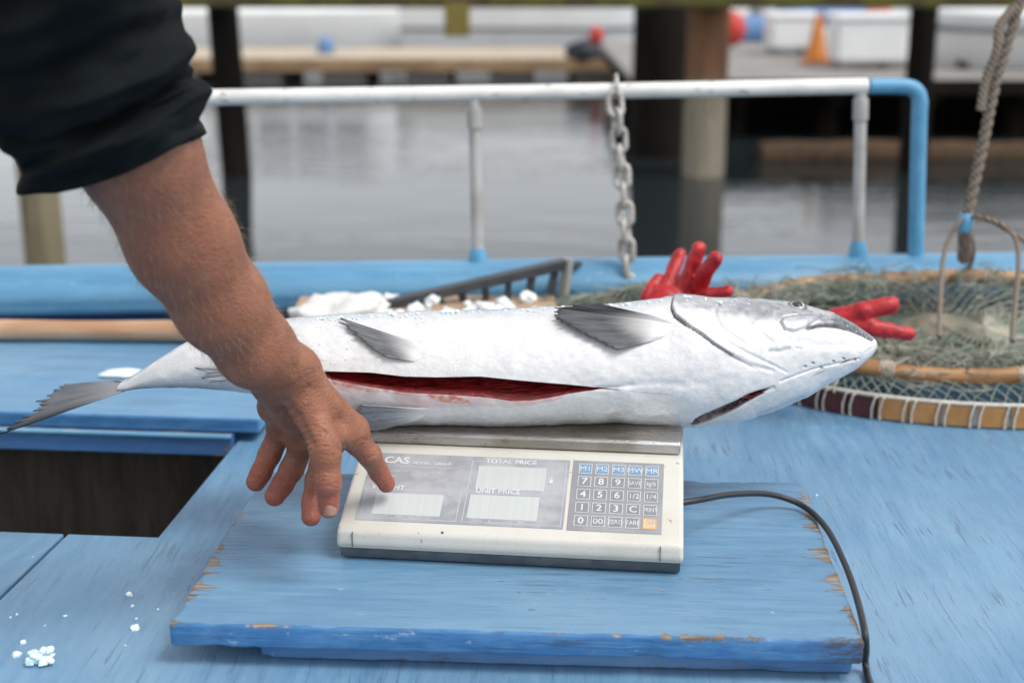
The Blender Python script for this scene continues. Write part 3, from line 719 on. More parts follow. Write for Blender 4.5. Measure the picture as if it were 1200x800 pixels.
for s in sts:
    c, a, b = station(s)
    fp = sec(c, a, b, np.array([0.1]))[0]; pe = float(proj(fp)[0])
    if 374 < pe < 714:
        tu, tl = theta_at(c, a, b, float(I(su, pe))), theta_at(c, a, b, float(I(slo, pe)))
    else:
        tu = theta_at(c, a, b, float(I(yv, pe))); tl = tu
    th = tu+(tl+2*math.pi-tu)*wt_
    P = sec(c, a, b, th); TT.append(th)
    Pu, Pl = P[0], P[-1]; g = np.linalg.norm(Pu-Pl)
    ctr = np.array(c); d = ctr-(Pu+Pl)/2; d[0] = 0; d /= np.linalg.norm(d)+1e-9
    ss = np.linspace(0, 1, MC+2)[1:-1]
    dp = min(.045, 2.2*g+.0)
    inn = Pl[None]*(1-ss)[:, None]+Pu[None]*ss[:, None]+d[None]*(dp*np.sin(math.pi*ss)**.6)[:, None]
    inn[:, 2] += (np.sin(math.pi*ss)*g*.6) - 0.0
    verts.append(np.vstack([P, inn]))
VV = np.array(verts); TT = np.array(TT); K = NR+MC; ns = len(sts)
skinV = VV[:, :NR].reshape(-1, 3); TH_ = TT.reshape(-1)
px_, py_ = proj(skinV)
front = (np.cos(TH_) > -.35) | ((TH_ % (2*math.pi)) < 1.9)
disp = np.zeros(len(skinV)); colr = np.zeros((len(skinV), 3))
cp_ = np.array([v for v in skinV[:, 1]])
thn = np.abs(((TH_+math.pi) % (2*math.pi))-math.pi)                   # angle away from the ventral side
nz = vnoise(skinV[::1], 26, 3.0, 3); nzf = vnoise(skinV, 120, 9.0, 2)
belly, silver, back = np.array((.70, .69, .68)), np.array((.40, .435, .48)), np.array((.06, .072, .092))
def sm(x, a, b): t = np.clip((x-a)/(b-a), 0, 1); return t*t*(3-2*t)
m1 = sm(thn+nz*.16, 1.25, 1.85)[:, None]; m2 = sm(thn+nz*.12, 1.9, 2.5)[:, None]
colr[:] = belly; colr = colr*(1-m1)+silver*m1; colr = colr*(1-m2)+back*m2
tl_ = (sm(-px_+nz*30, -235, -150)*.62)[:, None]; colr = colr*(1-tl_)+np.array((.30, .32, .36))*tl_
shade = (sm(py_+nz*9, 478, 498)*sm(px_, 430, 520)*.12)[:, None]; colr = colr*(1-shade)+np.array((.62, .63, .66))*shade
# head: grey crown and snout
crown = [(786, 347), (800, 343), (900, 345), (960, 352), (1000, 372), (1030, 398), (1018, 397), (996, 392), (972, 384), (940, 378), (905, 372), (865, 369), (820, 366), (792, 362)]
cl_ = np.interp(px_, [780, 795, 830, 870, 905, 940, 965, 1000, 1028], [356, 364, 369, 373, 378, 380, 382, 391, 399])
hd = sm(cl_-py_+nz*4+nzf*2.5, -4, 11)*sm(px_, 786, 792)*front*np.clip(.86+nz*.28+nzf*.30, .25, 1)*(.80+.20*sm(px_, 850, 940))
colr = colr*(1-hd[:, None]*.92)+np.array((.10, .112, .132))*hd[:, None]*.92
def groove(pl, wd, dep, cl=None, cw=None, amt=1.0):
    global colr
    d = seg_dist(px_, py_, pl); g = np.exp(-(d/wd)**2)*front
    disp[:] -= dep*g
    if cl is not None:
        q = (np.exp(-(d/(cw or wd))**4)*amt*front)[:, None]; colr = colr*(1-q)+np.array(cl)*q
dark = (.018, .018, .022)
gill = [(789, 350), (787, 359), (791, 370), (803, 380), (822, 392), (838, 404), (858, 416)]
op_ = in_poly(px_, py_, gill+[(900, 440), (960, 400), (950, 345), (800, 342)])*front
disp += .0045*op_*np.exp(-seg_dist(px_, py_, gill)/16)          # the gill cover stands proud
groove(gill[:4], 1.1, .0034, dark, 1.3); groove(gill[3:], 0.9, .0022, dark, .8, .85)
groove([(858, 416), (880, 428), (905, 434)], 3, .0015, (.5, .5, .52), 2, .3)
groove([(846, 352), (838, 362), (841, 375), (851, 388), (872, 402)], 2.2, .0012, (.42, .44, .48), 2, .45)
groove([(872, 366), (885, 385), (905, 400)], 2.4, .0010, (.5, .52, .55), 2, .35)
for q in range(7):                                                # rays of the branchiostegal membrane
    groove([(835+q*11, 392+q*5.5), (868+q*9, 412+q*4)], 1.6, .0007)
# mouth, upper jaw bone, snout
jaw = [(914, 377), (918, 371), (931, 368.5), (950, 368), (962, 369.5), (955, 374), (945, 384), (930, 389), (919, 386)]
ij = in_poly(px_, py_, jaw)*front; disp += .0022*ij*sm(seg_dist(px_, py_, jaw+jaw[:1]), 0, 3)
groove(jaw+jaw[:1], 1.2, .0013, (.08, .085, .095), .9, .7)
qj = (ij*.45)[:, None]; colr = colr*(1-qj)+np.array((.34, .36, .40))*qj
mouth = [(947, 384), (956, 381.5), (966, 380), (980, 381), (996, 385), (1010, 390), (1021, 396)]
groove(mouth, 2.3, .0050, (.012, .011, .013), 2.3)
snt = [(960, 374), (985, 372), (1004, 380), (1024, 395), (1020, 399), (1000, 390), (975, 383)]
q = (in_poly(px_, py_, snt)*front*np.clip(.75+nz, .3, 1))[:, None]; colr = colr*(1-q*.9)+np.array((.035, .038, .045))*q*.9
groove([(988, 378), (992, 381)], 2, .002, (.01, .01, .01), 2)
groove([(1006, 420), (990, 424), (962, 430), (940, 437), (915, 446)], 1.4, .0016, (.45, .45, .47), 1.2, .5)
for (x, y) in ((1001, 421), (988, 420), (976, 423), (962, 431), (943, 429), (952, 425)): groove([(x, y), (x+1.5, y+.7)], 1.2, .0015, (.10, .10, .11), 1.4, .8)
groove([(903, 411), (914, 411), (924, 408)], 3.0, .0015, (.28, .29, .32), 2.8, .6)
groove([(933, 407), (938, 408)], 1.6, .0008, (.3, .3, .32), 1.6, .5)
groove([(1000, 404), (960, 405), (925, 398)], 5, .0012)
# lower gill slit, red-black inside
gs = [(806, 498), (822, 489), (842, 480), (865, 469), (885, 460), (907, 453.5), (890, 464), (870, 476), (850, 487), (828, 496), (812, 501)]
ig = in_poly(px_, py_, gs)*front; disp -= .010*ig*sm(seg_dist(px_, py_, gs+gs[:1]), 0, 3)
q = (ig*sm(seg_dist(px_, py_, gs+gs[:1]), 0, 1.2))[:, None]; colr = colr*(1-q)+np.array((.045, .008, .010))*q
groove([(906, 454), (880, 463), (850, 477), (815, 494)], 2, .003)
groove([(888, 486), (905, 480), (925, 472), (940, 466)], 3, .0018, (.36, .36, .39), 2.4, .5)
groove([(700, 455), (722, 454), (740, 451)], 2.6, .0018); groove([(738, 452), (770, 449), (800, 451)], 4.5, .0010); groove([(795, 451), (830, 449), (860, 444)], 6, .0006)
groove([(716, 490), (760, 478), (800, 473)], 6, .0015)
# pink flesh on the cut lip
flap = [(384, 440), (389, 446), (430, 453), (467, 459), (508, 462), (562, 465), (600, 470), (640, 467), (672, 460), (650, 470), (600, 477), (560, 475), (517, 478), (470, 477), (430, 468), (395, 455)]
q = (in_poly(px_, py_, flap)*front*np.clip(.75+nz*.9, 0, 1))[:, None]; colr = colr*(1-q)+np.array((.66, .50, .47))*q
orr = [(500, 463), (515, 462), (546, 467), (554, 473), (530, 473), (512, 470)]
q = (in_poly(px_+nzf*6, py_+nzf*4, orr)*front*np.clip(.7+nzf*1.2, 0, 1))[:, None]; colr = colr*(1-q)+np.array((.62, .16, .08))*q
q = (in_poly(px_, py_, [(386, 444), (440, 451), (500, 458), (480, 463), (430, 459), (390, 450)])*front*np.clip(.45+nzf, 0, 1))[:, None]; colr = colr*(1-q)+np.array((.50, .22, .20))*q
# soft unevenness of a real body
disp += nz*.0016+nzf*.0002
nor = np.zeros_like(skinV)
for i, s in enumerate(sts):
    c, a, b = station(s); sl2 = slice(i*NR, (i+1)*NR)
    nor[sl2, 1] = -np.cos(TH_[sl2])/a; nor[sl2, 2] = np.sin(TH_[sl2])/b
nor /= np.linalg.norm(nor, axis=1)[:, None]
edge_fade = np.ones((ns, NR))
skinV = skinV+nor*(disp*edge_fade.reshape(-1))[:, None]
# rest the underside flat on the platter
ZP = ZB+.1075+.0006
under = (skinV[:, 0] > sc0[0]-hw+.02) & (skinV[:, 0] < sc0[0]+hw) & (skinV[:, 2] < ZP)
skinV[under, 2] = ZP
VV[:, :NR] = skinV.reshape(ns, NR, 3)
ALL = VV.reshape(-1, 3); F = []; FMAT = []
for i in range(ns-1):
    a_ = i*K+np.arange(K); b_ = i*K+(np.arange(K)+1) % K
    q = np.stack([a_, a_+K, b_+K, b_], 1); F.append(q); FMAT.append((np.arange(K) >= NR-1).astype(int))
F = np.vstack(F); FMAT = np.concatenate(FMAT)
me = bpy.data.meshes.new('body'); faces = F.tolist()+[list(range(K-1, -1, -1)), [(ns-1)*K+j for j in range(K)]]
me.from_pydata(ALL.tolist(), [], faces); me.update()
fish = empty('salmon', (float(sc0[0]), YC, ZP)); tag(fish, 'large gutted silver salmon lying belly forward across the scale platter', 'fish')
fo = link_mesh('body', me, [M['salmon'], M['flesh']], None, True)
me.polygons.foreach_set('material_index', list(FMAT)+[0, 0])
ac = np.zeros((ns, K, 3)); ac[:, :NR] = colr.reshape(ns, NR, 3); ac[:, NR:] = (.14, .006, .008)
color_attr(me, np.clip(ac.reshape(-1, 3), 0.005, 1)); wparent(fo, fish)
# fins
def fin(name, base, tip, nr, cbase, ctip, off0=.001, surf=True, rag=.03, sub=3, thick=.0011, lift=.0, dark_edge=None, seed=1, rv=.16):
    r2 = np.random.default_rng(seed)
    nu, nv = nr*sub+1, 16
    B = catmull(base, 40); T = catmull(tip, 40)
    def samp(C, t): x = t*(len(C)-1); i = min(int(x), len(C)-2); return C[i]+(C[i+1]-C[i])*(x-i)
    jit = r2.uniform(-rag, rag, nu)+rag*.8*np.sin(np.arange(nu)*.9+seed); rr_ = np.repeat(r2.uniform(1-rv, 1+rv*1.2, nu//sub+2), sub)[:nu]
    v, cl = [], []
    for i in range(nu):
        u = i/(nu-1); b_, t_ = samp(B, u), samp(T, u); ray = .5+.5*math.cos(2*math.pi*i/sub)
        for j in range(nv):
            w_ = j/(nv-1); L = w_*(1+(jit[i]-(1-ray)*rag*.8)*w_**3)
            p = b_+(t_-b_)*L
            if surf: p = fish_pt(p[0], p[1], -.0012+(off0+.0012)*sm(w_, 0, .22)+lift*w_**1.5+.0007*ray*(.3+w_)+.0006*math.sin(u*9+w_*4))
            else: p = p+np.array([0, 0, .0007*ray])
            v.append(p)
            k = sm(w_, .04, .62); cc_ = np.array(cbase)*(1-k)+np.array(ctip)*k
            if dark_edge is not None: cc_ = cc_*(1-max(0, 1-u/.35)*dark_edge*k)
            cc_ = cc_*(1+k*(rr_[i]-1))*(1-k*(.34*(1-ray)-.16*r2.uniform(-1, 1)))+.05*k*mnoise.noise(Vector((u*8, w_*3, seed)))
            cl.append(cc_)
    f = [(i*nv+j, (i+1)*nv+j, (i+1)*nv+j+1, i*nv+j+1) for i in range(nu-1) for j in range(nv-1)]
    o = pyobj(name, v, f, M['fin'], None, True); color_attr(o.data, np.clip(np.array(cl), .01, 1)); wparent(o, fish)
    md = o.modifiers.new('solid', 'SOLIDIFY'); md.thickness = thick; md.offset = 0
    return o
P2 = lambda L: [np.array(p, float) for p in L]
fin('pectoral_fin', P2([(789, 379), (785, 388), (774, 397)]), P2([(651, 369), (653, 379), (672, 390), (700, 403), (724, 413)]), 24, (.70, .69, .68), (.10, .105, .115), .0015, lift=.006, seed=3, rag=.025)
fin('pectoral_fin', P2([(781, 375), (789, 379)]), P2([(700, 363), (672, 366), (651, 369)]), 4, (.45, .45, .46), (.03, .032, .036), .002, lift=.006, seed=4, rag=.02)
fin('pelvic_fin', P2([(505, 408), (500, 416), (488, 424)]), P2([(398, 377), (410, 390), (432, 408), (452, 420)]), 17, (.70, .69, .67), (.15, .155, .165), .0015, lift=.004, seed=5, rag=.05)
fin('pelvic_fin', P2([(505, 478), (503, 484), (498, 489)]), P2([(422, 470), (416, 480), (420, 492), (436, 500)]), 15, (.68, .68, .67), (.30, .32, .36), .0015, lift=.006, seed=6, rag=.06)
fin('anal_fin', P2([(300, 432), (318, 440), (330, 447)]), P2([(234, 430), (244, 442), (262, 443), (288, 441)]), 10, (.75, .75, .75), (.42, .43, .45), .0015, lift=.004, seed=7, rag=.08)
bv, bdp = at(150, 456.5, Y=1.622), at(138, 446, Y=1.672)
fin('tail_fin', [bv, (bv+bdp)/2+np.array([.01, 0, 0]), bdp],
    [at(3, 508, Y=1.56), at(22, 495, Y=1.60), at(41, 482, Y=1.65), at(50, 471, Y=1.70), at(62, 460, Y=1.76), at(74, 451.5, Y=1.82)], 22, (.26, .27, .29), (.10, .105, .115), surf=False, rag=.06, seed=8, thick=.0016, dark_edge=.8, rv=.10)
# eye
ec = fish_pt(934, 358, -.0040); en = fish_pt(934, 358, .004)-ec; en /= np.linalg.norm(en); en = en*.86-FWD*.28; en /= np.linalg.norm(en)
def disc_lens(name, c, nrm, prof, m, parent):
    v, f = lathe_data(prof, 28); q = V(nrm).to_track_quat('Z', 'Y').to_matrix()
    v = [V(c)+q @ Vector(p) for p in v]
    return pyobj(name, v, f, m, parent, True, True)
eye = disc_lens('eye', ec, en, [(.0088, 0), (.0090, .004), (.0082, .0060), (.006, .0070), (.0001, .0073)], M['eye_ring'], fish)
disc_lens('pupil', ec, en, [(.0062, .0056), (.0060, .0074), (.0035, .0084), (.0001, .0087)], M['pupil'], eye)
disc_lens('eye_socket', ec, en, [(.0120, -.001), (.0120, .0030), (.0105, .0044), (.0098, .0040)], simple('eye_socket', (.16, .17, .19), .3), fish)

# ice grains clinging to the back and head (nobody could count them)
def lump(c, r, seed, n=1):
    bm = bmesh.new(); bmesh.ops.create_icosphere(bm, subdivisions=n, radius=r)
    for v in bm.verts:
        k = mnoise.noise(v.co*(1.3/r)+Vector((seed*3.1, seed, 0)))
        v.co *= 1+.55*k; v.co.z *= .75
    vv = [np.array(v.co)+c for v in bm.verts]; ff = [[q.index for q in f.verts] for f in bm.faces]; bm.free(); return vv, ff
parts = []
for i in range(230):
    px = random.uniform(360, 880); t = float(I(tp, px))
    py = t+abs(random.gauss(0, 5))+2.5 if random.random() < .72 else random.uniform(t+8, t+70)
    if 640 < px < 800 and py > t+5: continue
    r_ = random.choice([.0009, .0012, .0016, .0022]) if py < t+8 else random.uniform(.0006, .0011)
    parts.append(lump(fish_pt(px, py, r_*.4), r_, i))
for px in (458, 461, 524, 530, 536, 519, 660, 676, 692, 716, 736, 807, 803): parts.append(lump(fish_pt(px, float(I(tp, px))+2.8, .0012), .0035, px))
v, f = merge(parts); o = pyobj('ice_grains', v, f, M['ice'], None); tag(o, 'scattered grains of ice along the back of the salmon', 'ice', kind='stuff')

# ================================================================== the person's arm
def J(px, py, Y, rp): p = at(px, py, Y=Y); return (p, rp*depth(p)/FPX)
def cone(a, b, k): return (a[0], b[0], a[1], b[1], k)
el_, f0, f1_, f2_, f3_ = J(110, 95, 1.255, 58), J(161, 178, 1.29, 69), J(214, 285, 1.33, 61), J(260, 358, 1.36, 52), J(300, 409, 1.385, 40)
w1, w2 = J(321, 446, 1.42, 21), J(346, 433, 1.41, 22)
prims = [cone(el_, f0, .02), cone(f0, f1_, .02), cone(f1_, f2_, .02), cone(f2_, f3_, .02), cone(f3_, w1, .02), cone(f3_, w2, .02), cone(w1, w2, .02)]
K2, K3, K4, K5 = J(412, 505, 1.452, 17.5), J(386, 515, 1.490, 18), J(356, 512, 1.520, 17.5), J(331, 500, 1.540, 16.5)
hl = J(321, 476, 1.490, 17)
prims += [cone(w2, K2, .014), cone(w2, K3, .014), cone(w1, K4, .014), cone(w1, hl, .014), cone(hl, K5, .012), cone(K2, K3, .008), cone(K3, K4, .008), cone(K4, K5, .008)]
cm, tm, ti, tt_ = J(360, 474, 1.405, 22), J(381, 522, 1.388, 18), J(384, 564, 1.380, 15.2), J(385, 595, 1.380, 12.2)
prims += [cone(J(350, 448, 1.41, 24), cm, .010), cone(cm, tm, .008), cone(J(378, 484, 1.425, 17), K2, .012), cone(J(392, 512, 1.41, 13), J(405, 510, 1.44, 15), .010), cone(tm, ti, .006), cone(ti, tt_, .005), cone(J(381, 526, 1.386, 18.5), J(382, 533, 1.384, 17.5), .006), cone(J(383, 560, 1.378, 15.6), J(384, 566, 1.378, 15.4), .004)]
def finger(k, L, kk=.005):
    a = k
    for b in L: prims.append(cone(a, b, kk)); a = b
finger(K2, [J(421, 520, 1.456, 14.5), J(433, 533, 1.46, 13.6), J(444, 553, 1.474, 11.2), J(453, 567, 1.483, 10.4)])
finger(K3, [J(376, 545, 1.492, 13.2), J(372, 562, 1.484, 14), J(366, 588, 1.466, 12), J(364.5, 605, 1.458, 11.6)])
finger(K4, [J(348, 536, 1.526, 13), J(342, 549, 1.522, 14), J(331, 568, 1.512, 12.4), J(322, 581, 1.504, 12.2)])
finger(K5, [J(321, 521, 1.546, 12.6), J(316, 532, 1.544, 13.2), J(306, 553, 1.536, 12), J(300, 564, 1.530, 11.8)])
# tendon and web folds, wrist bone
prims += [cone(J(347, 424, 1.392, 9), J(390, 480, 1.418, 8), .008), cone(J(318, 438, 1.398, 15), J(330, 430, 1.395, 14), .02)]
SV, SF = sdf_skin(prims, .0018)
per = empty('person', at(90, 300, Y=1.25)); per.location.z = 0.0
tag(per, 'person in a dark rolled sleeve reaching a bare left arm towards the scale', 'person')
sx, sy = proj(SV)
# wrinkles where the thumb bends and at the wrist
def wr(pl, wd, dep):
    global SV
    d = seg_dist(sx, sy, pl); g = np.exp(-(d/wd)**2)*(SV[:, 1] < 1.45); 
    SV = SV-nrm*(dep*g)[:, None]
mt = bpy.data.meshes.new('t'); mt.from_pydata(SV.tolist(), [], SF.tolist()); mt.update()
nrm = np.zeros(len(SV)*3); mt.vertices.foreach_get('normal', nrm); nrm = nrm.reshape(-1, 3); bpy.data.meshes.remove(mt)
wr([(327, 484), (345, 473), (362, 452)], 2.6, .0016); wr([(337, 493), (350, 487), (362, 474)], 2.4, .0013)
for q in range(5): wr([(352+q*2, 503+q*6.5), (366+q*2, 498+q*6), (378+q*3, 503+q*5), (391+q*2.5, 513+q*4.5)], 1.5, .0011)
for q in range(4): wr([(368, 556+q*5), (382, 553+q*5), (397, 556+q*5)], 1.4, .0008)
wr([(414, 522), (424, 514), (436, 517)], 1.7, .0010); wr([(426, 540), (440, 533)], 1.6, .0009); wr([(437, 556), (450, 549)], 1.5, .0007)
wr([(300, 462), (330, 459), (368, 437), (378, 432)], 3.0, .0006)
wr([(336, 470), (352, 492), (366, 520)], 4.0, .0022); wr([(396, 480), (402, 505), (406, 530)], 4.0, .0016)
wr([(312, 545), (327, 541)], 1.5, .0008); wr([(332, 562), (347, 560)], 1.5, .0008)
ao = mesh_np('arm', SV, SF, M['skin'], per)
tips = [J(452, 566, 1.483, 1)[0], J(364, 605, 1.458, 1)[0], J(322, 581, 1.504, 1)[0], J(300, 564, 1.53, 1)[0], J(385, 595, 1.38, 1)[0]]
dt = np.min([np.linalg.norm(SV-t, axis=1) for t in tips], 0)
ksk = np.array((.262, .100, .051)); kred = np.array((.36, .088, .056)); kpal = np.array((.44, .22, .15))
r_ = sm(-dt, -.055, -.012)[:, None]*.75; nzs = vnoise(SV, 22, 2.0, 3)[:, None]
cs = ksk*(1-r_)+kred*r_
cs = cs*(1+nzs*.22)
kn = np.min([np.linalg.norm(SV-J(*q)[0], axis=1) for q in ((413, 500, 1.44, 1), (382, 566, 1.376, 1), (434, 530, 1.45, 1))], 0)
q = sm(-kn, -.022, -.006)[:, None]*.35; cs = cs*(1-q)+np.array((.33, .14, .085))*q
q = (sm(-(sy), -300, -150)*.30)[:, None]; cs = cs*(1-q)+np.array((.30, .135, .08))*q    # paler, less tanned towards the elbow
color_attr(ao.data, np.clip(cs, .02, 1))
# thumb nail, a curved plate set in the fingertip
def nail(cpx, cpy, Y, upx, upy, wn, hn, off):
    c = at(cpx, cpy, Y=Y); d2 = np.linalg.norm(SV-c, axis=1); k = int(np.argmin(d2+1e3*((np.hypot(sx-cpx, sy-cpy) > 3)|(SV[:, 1] > Y+.012))))
    c = SV[k]; nn = nrm[k]*.5-FWD*.5; nn /= np.linalg.norm(nn); up = at(cpx+upx, cpy+upy, Y=Y)-at(cpx, cpy, Y=Y); up -= nn*(up@nn); up /= np.linalg.norm(up); rt = np.cross(up, nn)
    v, f = [], []; a_, b_ = 11, 9
    for i in range(a_):
        for j in range(b_):
            u, w_ = i/(a_-1)*2-1, j/(b_-1)*2-1
            ww = wn*(1-.18*max(0, -u)**3)*(1-.10*max(0, u)**4)
            v.append(c+up*hn*u+rt*ww*w_-nn*(.0042*w_*w_*(wn/.006)+.0012*max(0, -u)**2+.0004)+nn*off)
    for i in range(a_-1):
        for j in range(b_-1): f.append((i*b_+j, i*b_+j+1, (i+1)*b_+j+1, (i+1)*b_+j))
    o = pyobj('fingernail', v, f, M['nail'], per, True, True); md = o.modifiers.new('s', 'SOLIDIFY'); md.thickness = .0009; md.offset = 0
nail(386, 597, 1.368, 1.0, 9, .0074, .0080, .0010)
# fine hairs on the forearm
cand = np.where((sy < 440) & (sy > 130) & (sx > 90) & (SV[:, 1] < 1.46) & (nrm @ -FWD > -.45))[0]
pk = rng.choice(cand, 1500)
hv, hf = [], []
ax = (w2[0]-f0[0]); ax /= np.linalg.norm(ax)
for k in pk:
    p, n_ = SV[k], nrm[k]; tdir = ax-n_*(ax@n_)+rng.normal(0, .3, 3); L = rng.uniform(.007, .015)
    m_ = p+n_*L*.35+tdir*L*.35; e_ = p+n_*L*.55+tdir*L*.95
    s_ = np.cross(n_, tdir); s_ = s_/(np.linalg.norm(s_)+1e-9)*.00013; u_ = n_*.00013
    b0 = len(hv)
    hv += [p-s_, p+s_, p+u_, m_-s_*.8, m_+s_*.8, m_+u_*.8, e_]
    hf += [(b0, b0+1, b0+4, b0+3), (b0+1, b0+2, b0+5, b0+4), (b0+2, b0, b0+3, b0+5), (b0+3, b0+4, b0+6), (b0+4, b0+5, b0+6), (b0+5, b0+3, b0+6)]
o = pyobj('arm_hair', hv, hf, M['hair'], per, True, True); o['kind'] = 'stuff'
# rolled sleeve: heavy dark cloth with folds
def sleeve():
    cl = [J(147, 188, 1.285, 93), J(144, 180, 1.285, 103), J(138, 168, 1.283, 111), J(126, 146, 1.28, 119), J(112, 120, 1.275, 124), J(95, 85, 1.265, 128), J(80, 50, 1.255, 136), J(62, 10, 1.245, 138), J(35, -50, 1.23, 145), J(-10, -150, 1.20, 160), J(-60, -300, 1.16, 175)]
    C = catmull([c[0] for c in cl], 14); rr = catmull([[c[1], 0, 0] for c in cl], 14)[:, 0]
    n = len(C); S_ = 150; v = []
    t0 = C[-1]-C[0]; t0 /= np.linalg.norm(t0)
    for i in range(n):
        t = C[min(i+3, n-1)]-C[max(i-3, 0)]; t /= np.linalg.norm(t)
        s = np.cross(t, FWD); s /= np.linalg.norm(s); u = np.cross(s, t)
        arc = i/14.0
        for k in range(S_):
            a = 2*math.pi*k/S_; ca_, sa_ = math.cos(a), math.sin(a)
            # turned-up cuff rolls then diagonal drag folds
            roll = .0045*math.cos((arc-2.6)*2.6+.7*math.sin(a*2+1))*math.exp(-max(0, arc-5)*.4)
            P = C[i]+rr[i]*(ca_*s+sa_*u)
            fo_ = .016*mnoise.noise(Vector((ca_*1.2, sa_*1.2+arc*.5, arc*.85)))+.007*mnoise.noise(Vector((math.cos(a)*2.6, math.sin(a)*2.6+arc*1.6, arc*1.1)))
            fo_ -= .010*math.exp(-((arc-4.55-.3*math.sin(a+1))/.20)**2)+.007*math.exp(-((arc-6.25-.5*math.sin(a*1.0+.4))/.25)**2)
            lipf = min(1, arc/1.5)
            v.append(P+(ca_*s+sa_*u)*(roll*min(1, arc)+fo_*(.04+.96*min(1, arc/2.2)**1.5)))
    # turn the hem back inside
    inn = []
    for j, (sc_, bk) in enumerate(((.93, 3), (.86, 9), (.80, 22))):
        for k in range(S_):
            inn.append(C[bk]+(v[k]-C[0])*sc_)
    full = inn[2*S_:3*S_]+inn[S_:2*S_]+inn[:S_]+v
    f = []
    for i in range(n+2):
        for k in range(S_): f.append((i*S_+k, i*S_+(k+1) % S_, (i+1)*S_+(k+1) % S_, (i+1)*S_+k))
    f.append(tuple((n+2)*S_+k for k in range(S_)))
    o = pyobj('sleeve', full, f, M['cloth'], per, True, True)
    bm = bmesh.new(); bm.from_mesh(o.data); bmesh.ops.recalc_face_normals(bm, faces=bm.faces); bm.to_mesh(o.data); bm.free()
sleeve()

# ================================================================== gear behind the fish
# crab ring: two hoops, netting, bridle
RC = np.array([.80, 2.31, 0]); RR = .42; ELL = .285/.42
ring = empty('ring_net', RC); tag(ring, 'hoop net of green mesh with bamboo top hoop and string bound wooden bottom hoop', 'net')
Rz = .030
def hoop_pt(a, r, z, tilt=0.0): return np.array([r*math.cos(a), r*math.sin(a)*ELL, z+tilt*math.sin(a)])
def top_pt(a, k): return np.array([.46*math.cos(a)*k, .03+.215*math.sin(a)*k, .084+.030*math.sin(a)*k])
nseg = 52
core = []
def arcseg(a0, a1, r0, r1, z0, z1, n=3):
    v, f = [], []
    for i in range(n+1):
        a = a0+(a1-a0)*i/n
        v += [hoop_pt(a, r_, z_) for r_, z_ in ((r0, z0), (r1, z0), (r1, z1), (r0, z1))]
    for i in range(n):
        for j in range(4): f.append((i*4+j, i*4+(j+1) % 4, (i+1)*4+(j+1) % 4, (i+1)*4+j))
    f += [(3, 2, 1, 0), tuple(n*4+j for j in range(4))]
    return v, f
for i in range(nseg):
    a0 = 2*math.pi*i/nseg; a1 = 2*math.pi*(i+.92)/nseg; am = math.degrees(a0) % 360
    red = 195 < am < 233 or (i % 7 == 3 and not 225 < am < 300)
    v, f = arcseg(a0, a1, RR-.014, RR+random.uniform(-.001, .001), .003, .003+.030)
    o = pyobj('hoop_block', v, f, M['seg_red'] if red else M['seg_tan'], ring)
    am_ = 2*math.pi*(i+.96)/nseg
    for da in (-.016, .016):
        c = am_+da
        pth = [hoop_pt(c+k2, RR+dx, z) for dx, z, k2 in ((.004, .018, 0), (.003, .036, .01), (-.016, .036, .01), (-.017, .0035, 0), (.003, .0025, 0))]
        tube('binding', pth, .0018, M['twine'], ring, 5, True)
v, f = tube_data([hoop_pt(2*math.pi*i/90, RR-.007, .037) for i in range(90)], .0035, 6, True); pyobj('rim_cord', v, f, M['twine'], ring, True)
HT = [top_pt(2*math.pi*i/120, 1.0)+np.array([0, 0, .003*math.sin(i*.5)]) for i in range(120)]
v, f = tube_data(HT, .0135, 10, True); pyobj('top_hoop', v, f, M['bamboo'], ring, True)
for i in range(0, 120, 9):
    c = HT[i]; t = np.array(HT[(i+1) % 120])-HT[i-1]; t /= np.linalg.norm(t); s = np.cross(t, (0, 0, 1)); s /= np.linalg.norm(s); u = np.cross(s, t)
    pth = []
    for k in range(26):
        a = k*1.1; pth.append(c+t*(k-13)*.0009+(math.cos(a)*s+math.sin(a)*u)*.0148)
    tube('hoop_lashing', pth, .0014, M['twine'], ring, 5)
def netting(name, m, fn, nu, nv, r, seed):
    """knotted mesh: real twine strands along a draped surface"""
    parts = []
    for i in range(nu+1):
        for sgn in (0, 1):
            pth = []
            for j in range(nv+1):
                u = (i+(j % 2)*.5*(1 if sgn else -1))/nu; w_ = j/nv
                p = np.array(fn(u, w_)); p = p+np.array([mnoise.noise(Vector((p[0]*40+seed, p[1]*40, p[2]*40+k))) for k in (0, 9, 18)])*.006
                pth.append(p)
            parts.append(tube_data(pth, r, 3))
    v, f = merge(parts); o = pyobj(name, v, f, m, ring, False); o['kind'] = 'stuff'; return o
def side_fn(u, w_):                                     # hangs between the hoops, sagging inwards
    a = 2*math.pi*u; A = top_pt(a, 1.0); B = hoop_pt(a, RR-.016, .036)
    p = A*(1-w_)+B*w_; p[:2] *= 1-.10*math.sin(math.pi*w_)*(1+.5*math.sin(a*7)); return p
netting('side_netting', M['net'], side_fn, 110, 6, .0011, 1)
def top_fn(amp, zz, sd):
    def fn(u, w_):
        a = 2*math.pi*u
        H = top_pt(a, w_); z = H[2]-zz*(1-w_**2)
        z += amp*mnoise.noise(Vector((H[0]*9+sd, H[1]*9, sd)))*(1-w_**4)
        return np.array([H[0]+.02*mnoise.noise(Vector((H[0]*12, H[1]*12, sd+5))), H[1], z])
    return fn
netting('bag_netting', M['net'], top_fn(.055, .035, 3), 84, 20, .0011, 2)
netting('bag_netting', M['net2'], top_fn(.06, .02, 8), 60, 16, .0012, 3)
netting('bag_netting', M['net'], top_fn(.07, .05, 14), 70, 18, .0012, 4)
